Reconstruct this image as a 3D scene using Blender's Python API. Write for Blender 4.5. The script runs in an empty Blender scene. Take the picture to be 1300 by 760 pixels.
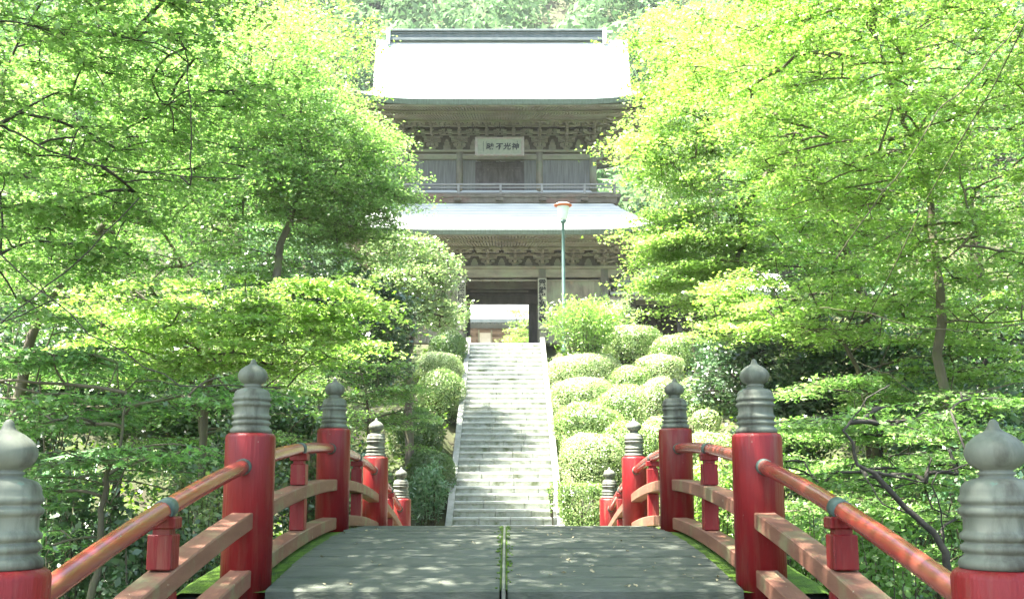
import bpy, bmesh, math, random
import numpy as np
from mathutils import Vector, Matrix, noise
R = math.radians
random.seed(7)
SC = bpy.context.scene
COL = SC.collection

# ------------------------------------------------------------------ camera, sky, sun, exposure
EYE = 1.33
F, CX, CY, PITCH = 1264.0, 643.0, 432.0, R(8.0)
cam_d = bpy.data.cameras.new('camera'); cam = bpy.data.objects.new('camera', cam_d); COL.objects.link(cam)
cam.location = (0, 0, EYE); cam.rotation_euler = (R(90) + PITCH, 0, 0)
cam_d.sensor_width = 36; cam_d.lens = F / 1300 * 36
cam_d.shift_x = (650 - CX) / 1300; cam_d.shift_y = (CY - 380) / 1300
cam_d.clip_start = 0.05; cam_d.clip_end = 2000
SC.camera = cam

SUN_EL, SUN_AZ = R(67), R(249)          # azimuth measured clockwise from +Y: high on the left, a little behind the camera
w = bpy.data.worlds.new('World'); SC.world = w; w.use_nodes = True
nt = w.node_tree; bg = nt.nodes['Background']
sky = nt.nodes.new('ShaderNodeTexSky'); sky.sky_type = 'NISHITA'; sky.sun_disc = False
sky.sun_elevation = SUN_EL; sky.sun_rotation = SUN_AZ; sky.air_density = 1.2; sky.dust_density = 3.0
nt.links.new(sky.outputs[0], bg.inputs[0]); bg.inputs[1].default_value = 0.082
sd = bpy.data.lights.new('sun', 'SUN'); sd.energy = 5.0; sd.angle = R(0.6); sd.color = (1, .95, .86)
so = bpy.data.objects.new('sun', sd); COL.objects.link(so)
sdir = Vector((math.sin(SUN_AZ) * math.cos(SUN_EL), math.cos(SUN_AZ) * math.cos(SUN_EL), math.sin(SUN_EL)))
so.rotation_euler = sdir.to_track_quat('Z', 'Y').to_euler()
SC.view_settings.view_transform = 'Standard'; SC.view_settings.look = 'None'
SC.view_settings.exposure = 3.5; SC.view_settings.gamma = 1
SC.render.engine = 'CYCLES'
SC.cycles.max_bounces = 6; SC.cycles.diffuse_bounces = 4; SC.cycles.glossy_bounces = 2
SC.cycles.transmission_bounces = 5; SC.cycles.transparent_max_bounces = 4
SC.cycles.volume_bounces = 0
SC.cycles.use_denoising = True

def at(px, py, Y):
    """photo pixel (1300 wide) at ground distance Y -> world point"""
    t = (CY - py) / F; c, s = math.cos(PITCH), math.sin(PITCH)
    Z = Y * (t * c + s) / (c - t * s)
    d = Y * c + Z * s
    return Vector(((px - CX) * d / F, Y, Z + EYE))
def mpp(Y): return Y / F            # metres per photo pixel

# ------------------------------------------------------------------ materials
def mat(name, base, rough=.8, var=None, scale=4., detail=6., bump=0., bscale=None, spec=.3, stretch=(1, 1, 1), metallic=0., mix=(.35, .65), coat=0.):
    m = bpy.data.materials.new(name); m.use_nodes = True
    nt = m.node_tree; p = nt.nodes['Principled BSDF']
    p.inputs['Roughness'].default_value = rough; p.inputs['Metallic'].default_value = metallic
    p.inputs['Specular IOR Level'].default_value = spec; p.inputs['Coat Weight'].default_value = coat
    p.inputs['Base Color'].default_value = (*base, 1)
    tc = nt.nodes.new('ShaderNodeTexCoord'); mp = nt.nodes.new('ShaderNodeMapping')
    mp.inputs['Scale'].default_value = stretch
    nt.links.new(tc.outputs['Object'], mp.inputs[0])
    m['map'] = mp.name
    if var:
        n = nt.nodes.new('ShaderNodeTexNoise'); n.inputs['Scale'].default_value = scale; n.inputs['Detail'].default_value = detail
        n.inputs['Roughness'].default_value = .6
        nt.links.new(mp.outputs[0], n.inputs['Vector'])
        r = nt.nodes.new('ShaderNodeValToRGB'); r.color_ramp.elements[0].position = mix[0]; r.color_ramp.elements[1].position = mix[1]
        r.color_ramp.elements[0].color = (*base, 1); r.color_ramp.elements[1].color = (*var, 1)
        nt.links.new(n.outputs['Fac'], r.inputs[0]); nt.links.new(r.outputs[0], p.inputs['Base Color'])
    if bump:
        n2 = nt.nodes.new('ShaderNodeTexNoise'); n2.inputs['Scale'].default_value = bscale or scale * 3; n2.inputs['Detail'].default_value = 5
        nt.links.new(mp.outputs[0], n2.inputs['Vector'])
        b = nt.nodes.new('ShaderNodeBump'); b.inputs['Strength'].default_value = bump; b.inputs['Distance'].default_value = .02
        nt.links.new(n2.outputs['Fac'], b.inputs['Height']); nt.links.new(b.outputs[0], p.inputs['Normal'])
    return m

def stain(m, col, scale, lo, hi, stretch=(1, 1, 1), amount=1.):
    """a second colour laid over a material through a noise mask (dirt, moss, worn paint)"""
    nt = m.node_tree; p = nt.nodes['Principled BSDF']
    src = p.inputs['Base Color'].links[0].from_socket if p.inputs['Base Color'].links else None
    tc = nt.nodes.new('ShaderNodeTexCoord'); mp = nt.nodes.new('ShaderNodeMapping'); mp.inputs['Scale'].default_value = stretch
    mp.inputs['Location'].default_value = (3.1 * scale, 1.7, 5.3)
    nt.links.new(tc.outputs['Object'], mp.inputs[0])
    n = nt.nodes.new('ShaderNodeTexNoise'); n.inputs['Scale'].default_value = scale; n.inputs['Detail'].default_value = 8; n.inputs['Roughness'].default_value = .65
    nt.links.new(mp.outputs[0], n.inputs['Vector'])
    r = nt.nodes.new('ShaderNodeMapRange'); r.inputs[1].default_value = lo; r.inputs[2].default_value = hi; r.inputs[4].default_value = amount
    nt.links.new(n.outputs['Fac'], r.inputs[0])
    mx = nt.nodes.new('ShaderNodeMix'); mx.data_type = 'RGBA'
    nt.links.new(r.outputs[0], mx.inputs[0])
    if src: nt.links.new(src, mx.inputs[6])
    else: mx.inputs[6].default_value = p.inputs['Base Color'].default_value
    mx.inputs[7].default_value = (*col, 1)
    nt.links.new(mx.outputs[2], p.inputs['Base Color'])
    return m

def leafmat(name, c0, c1, c2=None, trans=.5, gloss=.05, rough=.4):
    m = bpy.data.materials.new(name); m.use_nodes = True; nt = m.node_tree
    nt.nodes.remove(nt.nodes['Principled BSDF']); out = nt.nodes['Material Output']
    g = nt.nodes.new('ShaderNodeNewGeometry'); r = nt.nodes.new('ShaderNodeValToRGB')
    r.color_ramp.elements[0].color = (*c0, 1); r.color_ramp.elements[1].color = (*c1, 1)
    if c2:
        e = r.color_ramp.elements.new(.9); e.color = (*c1, 1); r.color_ramp.elements[2].color = (*c2, 1)
    nt.links.new(g.outputs['Random Per Island'], r.inputs[0])
    tc = nt.nodes.new('ShaderNodeTexCoord'); n = nt.nodes.new('ShaderNodeTexNoise'); n.inputs['Scale'].default_value = .7; n.inputs['Detail'].default_value = 3
    nt.links.new(tc.outputs['Object'], n.inputs['Vector'])
    mr = nt.nodes.new('ShaderNodeMapRange'); mr.inputs[1].default_value = .3; mr.inputs[2].default_value = .7; mr.inputs[3].default_value = .72; mr.inputs[4].default_value = 1.25
    nt.links.new(n.outputs['Fac'], mr.inputs[0])
    h = nt.nodes.new('ShaderNodeHueSaturation'); nt.links.new(r.outputs[0], h.inputs['Color']); nt.links.new(mr.outputs[0], h.inputs['Value'])
    d = nt.nodes.new('ShaderNodeBsdfDiffuse'); t = nt.nodes.new('ShaderNodeBsdfTranslucent'); gl = nt.nodes.new('ShaderNodeBsdfGlossy')
    gl.inputs['Roughness'].default_value = rough
    h2 = nt.nodes.new('ShaderNodeHueSaturation'); h2.inputs['Saturation'].default_value = 1.15; h2.inputs['Value'].default_value = 1.1; h2.inputs['Hue'].default_value = .5
    nt.links.new(h.outputs[0], h2.inputs['Color'])
    nt.links.new(h.outputs[0], d.inputs[0]); nt.links.new(h2.outputs[0], t.inputs[0])
    m1 = nt.nodes.new('ShaderNodeMixShader'); m1.inputs[0].default_value = trans
    nt.links.new(d.outputs[0], m1.inputs[1]); nt.links.new(t.outputs[0], m1.inputs[2])
    m2 = nt.nodes.new('ShaderNodeMixShader'); m2.inputs[0].default_value = gloss
    nt.links.new(m1.outputs[0], m2.inputs[1]); nt.links.new(gl.outputs[0], m2.inputs[2])
    nt.links.new(m2.outputs[0], out.inputs[0])
    return m

M = {}
M['red'] = stain(mat('red lacquer paint', (.18, .007, .010), .45, (.12, .005, .007), 3, bump=.35, bscale=45, spec=.3, stretch=(1, 1, .10)), (.16, .06, .04), 6, .52, .70, (1.5, 1.5, .16), .75)
stain(M['red'], (.045, .012, .012), 9, .60, .70, (2, 2, .2), .7)
stain(M['red'], (.30, .25, .2), 38, .70, .73, (1, 1, .5), .6)
M['rail'] = stain(stain(mat('red paint worn round rail', (.25, .022, .02), .24, (.19, .055, .04), 3, spec=.55, stretch=(3, .3, 3), bump=.03, bscale=25), (.22, .15, .075), 4, .54, .66, (9, .22, 9), .4), (.12, .2, .17), 11, .68, .74)
M['beam'] = stain(stain(mat('weathered reddish beam paint', (.19, .09, .06), .62, (.15, .065, .042), 5, bump=.12, bscale=30, stretch=(2, .4, 2)), (.17, .20, .10), 3, .52, .68, (1, 1, 1), .6), (.50, .47, .38), 13, .66, .70, (2, 1, 1), .8)
M['bronze'] = stain(stain(mat('weathered grey green bronze', (.10, .112, .09), .7, (.165, .178, .145), 7, bump=.06, bscale=40, metallic=.15, spec=.4, stretch=(1, 1, .35)), (.04, .036, .028), 6, .46, .64, (1, 1, .3), .9), (.13, .26, .21), 10, .66, .72, (1, 1, .6), .6)
M['patina'] = mat('dark patina sleeve', (.035, .055, .048), .55, (.075, .115, .10), 20, bump=.2)
M['deck'] = stain(stain(mat('grey green deck planks', (.066, .075, .058), .92, (.098, .107, .086), 10, bump=.5, bscale=50, stretch=(.35, 3, 1)), (.14, .15, .135), 1.6, .52, .75, (1, 1, 1), .5), (.04, .055, .03), 5, .58, .7, (1, 1, 1), .6)
M['stone_dark'] = mat('dark damp stone', (.035, .04, .033), .9, (.07, .075, .06), 6, bump=.5)
M['strip'] = mat('pale metal strip', (.17, .175, .145), .5, (.11, .115, .09), 8)
M['moss'] = mat('bright moss', (.09, .17, .012), .95, (.035, .07, .01), 9, bump=1., bscale=60)
M['granite'] = stain(mat('stair granite', (.40, .41, .38), .85, (.30, .315, .28), 7, bump=.25, bscale=40), (.20, .22, .15), 2.2, .52, .7, (1, 1, 1), .6)
M['granite_riser'] = stain(mat('mossy stair riser stone', (.27, .285, .245), .9, (.36, .37, .34), 6, bump=.3, bscale=30), (.11, .13, .07), 3, .5, .68)
M['kerb'] = stain(mat('pale kerb stone', (.25, .26, .225), .85, (.17, .18, .145), 5, bump=.2), (.2, .22, .15), 4, .58, .7)
M['gravel'] = mat('pale gravel path', (.33, .32, .28), .95, (.22, .21, .17), 30, bump=.6, bscale=60)
M['soil'] = mat('leafy dark soil', (.035, .032, .018), .95, (.05, .07, .02), 1.3, bump=.6, bscale=8)
M['water'] = mat('dark stream water', (.02, .035, .03), .08, bump=.3, bscale=4, spec=.6)
M['wood'] = stain(stain(mat('weathered gate timber', (.17, .15, .115), .85, (.105, .095, .073), 5, bump=.25, bscale=20, stretch=(1, 1, .3)), (.17, .21, .13), 1.5, .45, .7, (1, 1, 1), .7), (.27, .17, .09), 4, .6, .72, (1, 1, .6), .7)
M['wood_h'] = stain(stain(mat('weathered horizontal timber', (.175, .16, .12), .85, (.11, .10, .076), 5, bump=.2, bscale=20, stretch=(.3, 1, 1)), (.17, .21, .13), 1.2, .45, .7, (1, 1, 1), .6), (.27, .15, .08), 5, .62, .74, (.4, 1, 1), .6)
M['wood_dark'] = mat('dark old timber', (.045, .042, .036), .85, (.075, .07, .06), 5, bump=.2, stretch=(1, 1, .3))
M['door'] = stain(mat('brown door timber', (.05, .042, .04), .7, (.085, .075, .07), 8, bump=.2, stretch=(1, 1, .3)), (.16, .14, .12), 3, .62, .72)
M['balc'] = mat('silvered grey rail timber', (.19, .19, .185), .8, (.14, .14, .135), 6, bump=.15, stretch=(.3, 1, 1))
M['plank_grey'] = stain(mat('silvered grey wall planks', (.13, .13, .125), .85, (.085, .085, .08), 5, bump=.2, stretch=(4, 1, .25)), (.15, .10, .06), 3, .6, .75, (2, 1, .3), .5)
M['wood_shade'] = mat('band timber painted with shade', (.06, .055, .042), .9, (.09, .08, .06), 5)  # recess shade behind the brackets, put into the timber colour
M['balc_edge'] = stain(mat('dark balcony edge', (.07, .06, .045), .85, (.11, .10, .08), 4, bump=.3), (.16, .07, .05), 2, .5, .68, (.4, 1, 1), .5)
M['plaqueboard'] = stain(mat('plaque board', (.16, .17, .115), .8, (.13, .14, .095), 6), (.12, .13, .08), 3, .55, .7)
M['plaqueframe'] = mat('plaque frame', (.17, .17, .13), .8, (.16, .12, .10), 8)
M['ink'] = mat('black ink', (.012, .013, .012), .8)
M['signboard'] = mat('pale sign board', (.25, .25, .19), .8, (.18, .18, .13), 5, stretch=(1, 1, .3))
M['plaster'] = mat('pale plaster', (.5, .48, .44), .9, (.42, .40, .36), 4)
M['oldwall'] = mat('faded brown timber wall', (.20, .15, .115), .85, (.15, .115, .09), 4, stretch=(.3, 1, 1), bump=.2)
M['lampgreen'] = mat('blue green painted pole', (.085, .145, .125), .6, (.06, .11, .095), 6)
M['lampglass'] = mat('frosted lamp globe', (.5, .54, .5), .35)
M['lamprim'] = mat('rusty orange lamp shade', (.42, .12, .04), .6, (.3, .08, .03), 8)
M['lamptop'] = mat('pale lamp cap', (.62, .60, .55), .5)
M['bark'] = stain(mat('grey brown bark', (.06, .05, .036), .9, (.11, .095, .07), 5, bump=.6, bscale=18, stretch=(1, 1, .3)), (.10, .12, .04), 2.5, .5, .68, (1, 1, 1), .8)
M['bark_pale'] = stain(mat('pale mossy bark', (.12, .105, .07), .9, (.07, .062, .042), 4, bump=.5, bscale=18, stretch=(1, 1, .3)), (.075, .10, .03), 2, .5, .62, (1, 1, 1), .8)
M['bark_dark'] = mat('dark wet bark', (.03, .026, .022), .85, (.055, .05, .04), 6, bump=.5)
M['dryleaf'] = mat('dry fallen leaf', (.38, .34, .22), .8, (.22, .17, .09), 3)

def roofmat(name, c0, c1, per_m):
    m = mat(name, c0, .6, c1, 2.2, bump=.0, stretch=(.5, 2, 2))
    nt = m.node_tree; p = nt.nodes['Principled BSDF']
    tc = nt.nodes.new('ShaderNodeTexCoord'); sx = nt.nodes.new('ShaderNodeSeparateXYZ'); nt.links.new(tc.outputs['Object'], sx.inputs[0])
    mu = nt.nodes.new('ShaderNodeMath'); mu.operation = 'MULTIPLY'; mu.inputs[1].default_value = per_m; nt.links.new(sx.outputs[2], mu.inputs[0])
    fr = nt.nodes.new('ShaderNodeMath'); fr.operation = 'FRACT'; nt.links.new(mu.outputs[0], fr.inputs[0])
    b = nt.nodes.new('ShaderNodeBump'); b.inputs['Strength'].default_value = .7; b.inputs['Distance'].default_value = .03
    nt.links.new(fr.outputs[0], b.inputs['Height']); nt.links.new(b.outputs[0], p.inputs['Normal'])
    src = p.inputs['Base Color'].links[0].from_socket
    st = nt.nodes.new('ShaderNodeMath'); st.operation = 'LESS_THAN'; st.inputs[1].default_value = .16; nt.links.new(fr.outputs[0], st.inputs[0])
    mx = nt.nodes.new('ShaderNodeMix'); mx.data_type = 'RGBA'; nt.links.new(st.outputs[0], mx.inputs[0]); nt.links.new(src, mx.inputs[6])
    mx.inputs[7].default_value = (c0[0] * .6, c0[1] * .6, c0[2] * .6, 1); nt.links.new(mx.outputs[2], p.inputs['Base Color'])
    return m
M['roof'] = roofmat('grey green copper sheet roof', (.34, .36, .345), (.42, .44, .42), 7)
M['roof_edge'] = mat('dark green roof edge', (.10, .135, .12), .6, (.07, .09, .08), 6, stretch=(3, 1, .4))
M['ridge'] = mat('grey teal ridge copper', (.09, .11, .11), .6, (.06, .08, .08), 4)
M['ridge_pale'] = mat('pale ridge end metal', (.42, .46, .46), .5, (.34, .38, .38), 4)

L = {}
L['maple'] = leafmat('maple leaves fresh green', (.11, .23, .05), (.25, .40, .13), (.42, .48, .24), .54)
L['maple_yellow'] = leafmat('maple leaves yellow green', (.17, .32, .06), (.31, .45, .14), (.46, .52, .26), .52)
L['maple_deep'] = leafmat('maple leaves deep green', (.075, .18, .045), (.18, .33, .10), (.30, .40, .18), .52)
L['glossy'] = leafmat('glossy evergreen leaves', (.03, .075, .025), (.06, .13, .04), (.12, .2, .07), .25, .10, .42)
L['pale'] = leafmat('pale green leaves', (.16, .26, .08), (.25, .34, .14), (.34, .36, .20), .4, .1, .35)
L['azalea'] = leafmat('clipped azalea leaves', (.13, .24, .05), (.26, .37, .12), (.40, .31, .18), .3, .06)
L['azalea_pale'] = leafmat('sunburnt azalea leaves', (.22, .33, .11), (.36, .44, .20), (.46, .38, .25), .3, .06)
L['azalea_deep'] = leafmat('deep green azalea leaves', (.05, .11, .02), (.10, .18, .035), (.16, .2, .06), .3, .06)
L['bamboo'] = leafmat('narrow bright leaves', (.16, .30, .06), (.28, .42, .12), (.4, .45, .2), .5)
L['narrow_dark'] = leafmat('narrow blue green leaves', (.06, .15, .06), (.13, .24, .10), None, .35, .1)
L['hill'] = leafmat('far wood leaves', (.07, .14, .06), (.16, .25, .12), None, .3, .0)
L['ground'] = leafmat('ground cover leaves', (.06, .13, .02), (.16, .26, .04), None, .4)

# ------------------------------------------------------------------ mesh helpers
class MB:
    def __init__(s): s.v = []; s.f = []; s.mi = []; s.smooth = []
    def add(s, vs, fs, mi=0, sm=False):
        o = len(s.v); s.v += [tuple(v) for v in vs]
        for f in fs: s.f.append(tuple(i + o for i in f)); s.mi.append(mi); s.smooth.append(sm)
    def box(s, c, d, mi=0, rot=None, taper=1.0, bev=0):
        hx, hy, hz = d[0] / 2, d[1] / 2, d[2] / 2
        if bev:
            b = min(bev, hx * .45, hy * .45, hz * .45)
            vs = []
            for z, k in ((-hz, 1), (-hz + b, 0), (hz - b, 0), (hz, 1)):
                ins = b if k else 0
                x, y = hx - ins, hy - ins
                bb = b * .7
                vs += [(x, -y + bb, z), (x, y - bb, z), (x - bb, y, z), (-x + bb, y, z), (-x, y - bb, z), (-x, -y + bb, z), (-x + bb, -y, z), (x - bb, -y, z)]
            fs = [tuple(reversed(range(8))), tuple(range(24, 32))]
            for r in range(3):
                for i in range(8):
                    j = (i + 1) % 8; fs.append((r * 8 + i, r * 8 + j, r * 8 + 8 + j, r * 8 + 8 + i))
        else:
            vs = [(sx * hx * (taper if sz < 0 else 1), sy * hy * (taper if sz < 0 else 1), sz * hz) for sz in (-1, 1) for sx, sy in ((-1, -1), (1, -1), (1, 1), (-1, 1))]
            fs = [(3, 2, 1, 0), (4, 5, 6, 7), (0, 1, 5, 4), (1, 2, 6, 5), (2, 3, 7, 6), (3, 0, 4, 7)]
        if rot is not None: vs = [rot @ Vector(v) for v in vs]
        s.add([(v[0] + c[0], v[1] + c[1], v[2] + c[2]) for v in vs], fs, mi)
        return s
    def lathe(s, prof, c=(0, 0, 0), n=24, mi=0, sm=True):
        vs = []; fs = []
        for r, z in prof:
            for i in range(n):
                a = 2 * math.pi * i / n; vs.append((c[0] + r * math.cos(a), c[1] + r * math.sin(a), c[2] + z))
        for k in range(len(prof) - 1):
            for i in range(n):
                j = (i + 1) % n; fs.append((k * n + i, k * n + j, (k + 1) * n + j, (k + 1) * n + i))
        fs.append(tuple(reversed(range(n)))); fs.append(tuple(range((len(prof) - 1) * n, len(prof) * n)))
        s.add(vs, fs, mi, sm); return s
    def tube(s, pts, rad, n=8, mi=0, sm=True):
        pts = [Vector(p) for p in pts]
        if not hasattr(rad, '__len__'): rad = [rad] * len(pts)
        vs = []; fs = []; up = None
        for i, p in enumerate(pts):
            t = (pts[min(i + 1, len(pts) - 1)] - pts[max(i - 1, 0)])
            if t.length < 1e-6: t = Vector((0, 0, 1))
            t.normalize()
            if up is None: up = Vector((0, 0, 1)) if abs(t.z) < .9 else Vector((1, 0, 0))
            u = t.cross(up)
            if u.length < 1e-4: u = t.cross(Vector((.3, 1, .2)))
            u.normalize(); v = u.cross(t); up = v
            for k in range(n):
                a = 2 * math.pi * k / n; vs.append(p + (u * math.cos(a) + v * math.sin(a)) * rad[i])
        for i in range(len(pts) - 1):
            for k in range(n):
                j = (k + 1) % n; fs.append((i * n + k, i * n + j, (i + 1) * n + j, (i + 1) * n + k))
        fs.append(tuple(reversed(range(n)))); fs.append(tuple(range((len(pts) - 1) * n, len(pts) * n)))
        s.add(vs, fs, mi, sm); return s
    def beam(s, pts, wx, hz, mi=0):
        """rectangular beam swept in the YZ plane, wx wide, hz high, edges softened"""
        vs = []; fs = []; b = .008
        sec = [(-wx / 2 + b, -hz / 2), (wx / 2 - b, -hz / 2), (wx / 2, -hz / 2 + b), (wx / 2, hz / 2 - b), (wx / 2 - b, hz / 2), (-wx / 2 + b, hz / 2), (-wx / 2, hz / 2 - b), (-wx / 2, -hz / 2 + b)]
        for p in pts:
            for a, h in sec: vs.append((p[0] + a, p[1], p[2] + h))
        m = len(sec)
        for i in range(len(pts) - 1):
            for k in range(m):
                j = (k + 1) % m; fs.append((i * m + k, i * m + j, (i + 1) * m + j, (i + 1) * m + k))
        fs.append(tuple(reversed(range(m)))); fs.append(tuple(range((len(pts) - 1) * m, len(pts) * m)))
        s.add(vs, fs, mi); return s
    def build(s, name, mats, parent=None, loc=None):
        me = bpy.data.meshes.new(name)
        vs = s.v
        if loc is not None: vs = [(v[0] - loc[0], v[1] - loc[1], v[2] - loc[2]) for v in vs]
        me.from_pydata(vs, [], s.f); me.validate()
        if not isinstance(mats, (list, tuple)): mats = [mats]
        for m in mats: me.materials.append(m)
        if len(me.polygons) == len(s.mi):
            me.polygons.foreach_set('material_index', s.mi); me.polygons.foreach_set('use_smooth', s.smooth)
        bm = bmesh.new(); bm.from_mesh(me); bmesh.ops.recalc_face_normals(bm, faces=bm.faces); bm.to_mesh(me); bm.free()
        o = bpy.data.objects.new(name, me); COL.objects.link(o)
        if loc is not None: o.location = loc
        if parent: o.parent = parent
        return o

def tag(o, label=None, cat=None, group=None, kind=None):
    if label: o['label'] = label
    if cat: o['category'] = cat
    if group: o['group'] = group
    if kind: o['kind'] = kind
    return o
def empty(name, loc=(0, 0, 0), label=None, cat=None, group=None):
    o = bpy.data.objects.new(name, None); COL.objects.link(o); o.location = loc; o.empty_display_size = .1
    return tag(o, label, cat, group)
def copy_tree(o, parent=None):
    c = o.copy(); COL.objects.link(c)
    if parent: c.parent = parent
    for ch in o.children: copy_tree(ch, c)
    return c

# ------------------------------------------------------------------ bridge arch
PS = 3.42
PY = [PS * (n + .08) for n in range(1, 6)]; PY[0] = 3.65
YC = 10.53
def ztop(y): return EYE + .541 - .01805 * (y - YC) ** 2
def zdeck(y): return ztop(y) - 1.04
def clamp(x, a, b): return max(a, min(b, x))
def sstep(a, b, x):
    t = clamp((x - a) / (b - a), 0, 1); return t * t * (3 - 2 * t)

# ------------------------------------------------------------------ ground
ST0, ST1 = 21.95, 33.0                     # foot and head of the stairs
ZT = at(640, 437, ST1).z                   # height of the gate court
def ground_z(x, y):
    ax = abs(x)
    z = 0.0
    if y > ST0: z = ZT * clamp((y - ST0) / (ST1 - ST0), 0, 1)
    g = sstep(3.2, 6.2, y) * (1 - sstep(14.5, 17.6, y))
    z -= 3.0 * g
    if y < 18: z += .45 * max(0, ax - 7.5) * sstep(-2, 4, y) * (1 - .3 * g)
    else: z += .55 * max(0, ax - 6.5 - (4 if y > 32 else 0) * sstep(28, 36, y))
    z = min(z, 26 + .02 * ax)
    if y > 62: z += .95 * (y - 62) if y < 190 else .95 * 128 + .2 * (y - 190)
    n = noise.noise(Vector((x * .25, y * .25, 0)))
    z += n * .25 * (sstep(2.8, 5, ax)) * (0 if y > 33 and ax < 9 else 1)
    return z
def grid(name, xs, ys, zf, m, kind):
    vs = [(x, y, zf(x, y)) for y in ys for x in xs]; n = len(xs)
    fs = [(j * n + i, j * n + i + 1, (j + 1) * n + i + 1, (j + 1) * n + i) for j in range(len(ys) - 1) for i in range(n - 1)]
    b = MB(); b.add(vs, fs, 0, True); o = b.build(name, m); o['kind'] = kind; return o
def ground_drop(x, y):
    z = ground_z(x, y)
    if abs(x) < 1.9 and ST0 - .4 < y < ST1 + .4: z -= .5
    return z
xs = [-400, -250, -150, -100, -70, -50] + [-40 + i for i in range(30)] + [-10 + .5 * i for i in range(41)] + [11 + i for i in range(30)] + [50, 70, 100, 150, 250, 400]
ys = [-300, -100, -40, -20, -10, -5] + [-3 + .5 * i for i in range(80)] + [38 + 2 * i for i in range(14)] + [70, 80, 90, 100, 115, 130, 150, 170, 190, 300, 500, 900]
grid('ground', xs, ys, ground_drop, M['soil'], 'structure')
grid('stream_water', [-60, -20, 20, 60], [4.5, 10, 16.5], lambda x, y: -2.85, M['water'], 'structure')
p = MB(); p.add([(-1.9, -6, .012), (1.9, -6, .012), (1.9, 3.45, .012), (-1.9, 3.45, .012)], [(0, 1, 2, 3)])
o = p.build('approach_path', M['gravel']); o['kind'] = 'structure'
p = MB(); p.add([(-2.2, 17.7, .03), (2.2, 17.7, .03), (2.2, ST0, .03), (-2.2, ST0, .03)], [(0, 1, 2, 3)])
o = p.build('stair_foot_path', M['gravel']); o['kind'] = 'structure'
p = MB(); p.add([(-9, ST1 + .02, ZT + .05), (9, ST1 + .02, ZT + .05), (9, 60, ZT + .05), (-9, 60, ZT + .05)], [(0, 1, 2, 3)])
o = p.build('gate_court', M['gravel']); o['kind'] = 'structure'

# ------------------------------------------------------------------ bridge
bridge = empty('arched_bridge', (-.02, YC, 0), 'arched bridge with grey plank deck, red round posts and curved red railings', 'bridge')
def bchild(mb, name, m, parent=None):
    """world-coordinate mesh parented to the bridge empty"""
    o = mb.build(name, m)
    o.parent = parent or bridge
    o.location = (0, -YC, 0) if parent is None else (0, 0, 0)
    return o
LIP = PS * 2.02
planks = []
y = LIP; e = [LIP]
while y < 17.5: y += .415; e.append(y)
for hx in (-1, 1):
    d = MB()
    for a, bb in zip(e[:-1], e[1:]):
        g = .012; ja = random.uniform(-.003, .003)
        z0, z1 = zdeck(a) + ja + .005, zdeck(bb) + ja - .004
        x0, x1 = hx * .028, hx * (1.62 + random.uniform(-.01, .01)); a2, b2 = a + g, bb - g
        if a == LIP: a2 = LIP
        t = .11; c = .012
        vs = [(x0, a2 + c, z0), (x1, a2 + c, z0), (x1, b2 - c, z1), (x0, b2 - c, z1), (x0, a2, z0 - c), (x1, a2, z0 - c), (x1, b2, z1 - c), (x0, b2, z1 - c), (x0, a2, z0 - t), (x1, a2, z0 - t), (x1, b2, z1 - t), (x0, b2, z1 - t)]
        fs = [(0, 1, 2, 3), (0, 1, 5, 4), (1, 2, 6, 5), (2, 3, 7, 6), (3, 0, 4, 7), (4, 5, 9, 8), (5, 6, 10, 9), (6, 7, 11, 10), (7, 4, 8, 11), (8, 9, 10, 11)]
        d.add(vs, fs)
    bchild(d, 'deck_planks', M['deck'])
def arcpts(x, y0, y1, off, n=14): return [(x, y0 + (y1 - y0) * i / n, zdeck(y0 + (y1 - y0) * i / n) + off) for i in range(n + 1)]
s_ = MB(); s_.beam(arcpts(0, LIP - .004, 17.4, .004, 24), .024, .02); s_.box((0, LIP - .015, zdeck(LIP) - .14), (.026, .03, .28)); bchild(s_, 'centre_strip', M['strip'])
mm = MB()
for xx, wd in ((-.021, .012), (.021, .012)): mm.beam(arcpts(xx, LIP + .02, 17.4, -.002, 24), wd, .012)
for i in range(260):
    yy = random.uniform(LIP + .03, 16); xx = random.choice((-1, 1)) * (.03 + abs(random.gauss(0, .018)))
    r = random.uniform(.006, .02); mm.box((xx, yy, zdeck(yy) + .004), (r, r * 2.5, .008), bev=.003)
tag(bchild(mm, 'moss_line', M['moss']), kind='stuff')
# stone base under the planks, mossy at the sides, dark riser in front
st = MB()
yy = [LIP + .05 + (17.5 - LIP) * i / 26 for i in range(27)]
for hx in (-1, 1):
    xsn = [1.60, 1.75, 1.9, 2.05, 2.2, 2.27]
    vs = []; fs = []
    for y in yy:
        for k, x in enumerate(xsn):
            n_ = noise.noise(Vector((x * 5, y * 5, 0))) * .02
            vs.append((hx * x, y, zdeck(y) - .025 + n_ - (.04 if k == 5 else 0)))
        vs.append((hx * 2.27, y, zdeck(y) - .5))
    m_ = 7
    for j in range(len(yy) - 1):
        for i in range(m_ - 1): fs.append((j * m_ + i, j * m_ + i + 1, (j + 1) * m_ + i + 1, (j + 1) * m_ + i))
    st.add(vs, fs, 0, True)
bchild(st, 'mossy_edge', M['moss'])
ba = MB()
vs = []
for y in yy: vs += [(-2.262, y, zdeck(y) - .08), (2.262, y, zdeck(y) - .08), (2.262, y, zdeck(y) - .55), (-2.262, y, zdeck(y) - .55)]
fs = []
for j in range(len(yy) - 1):
    for i in range(4): fs.append((j * 4 + i, j * 4 + (i + 1) % 4, (j + 1) * 4 + (i + 1) % 4, (j + 1) * 4 + i))
fs += [(0, 1, 2, 3), tuple(len(vs) - 4 + i for i in range(4))]
ba.add(vs, fs)
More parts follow.
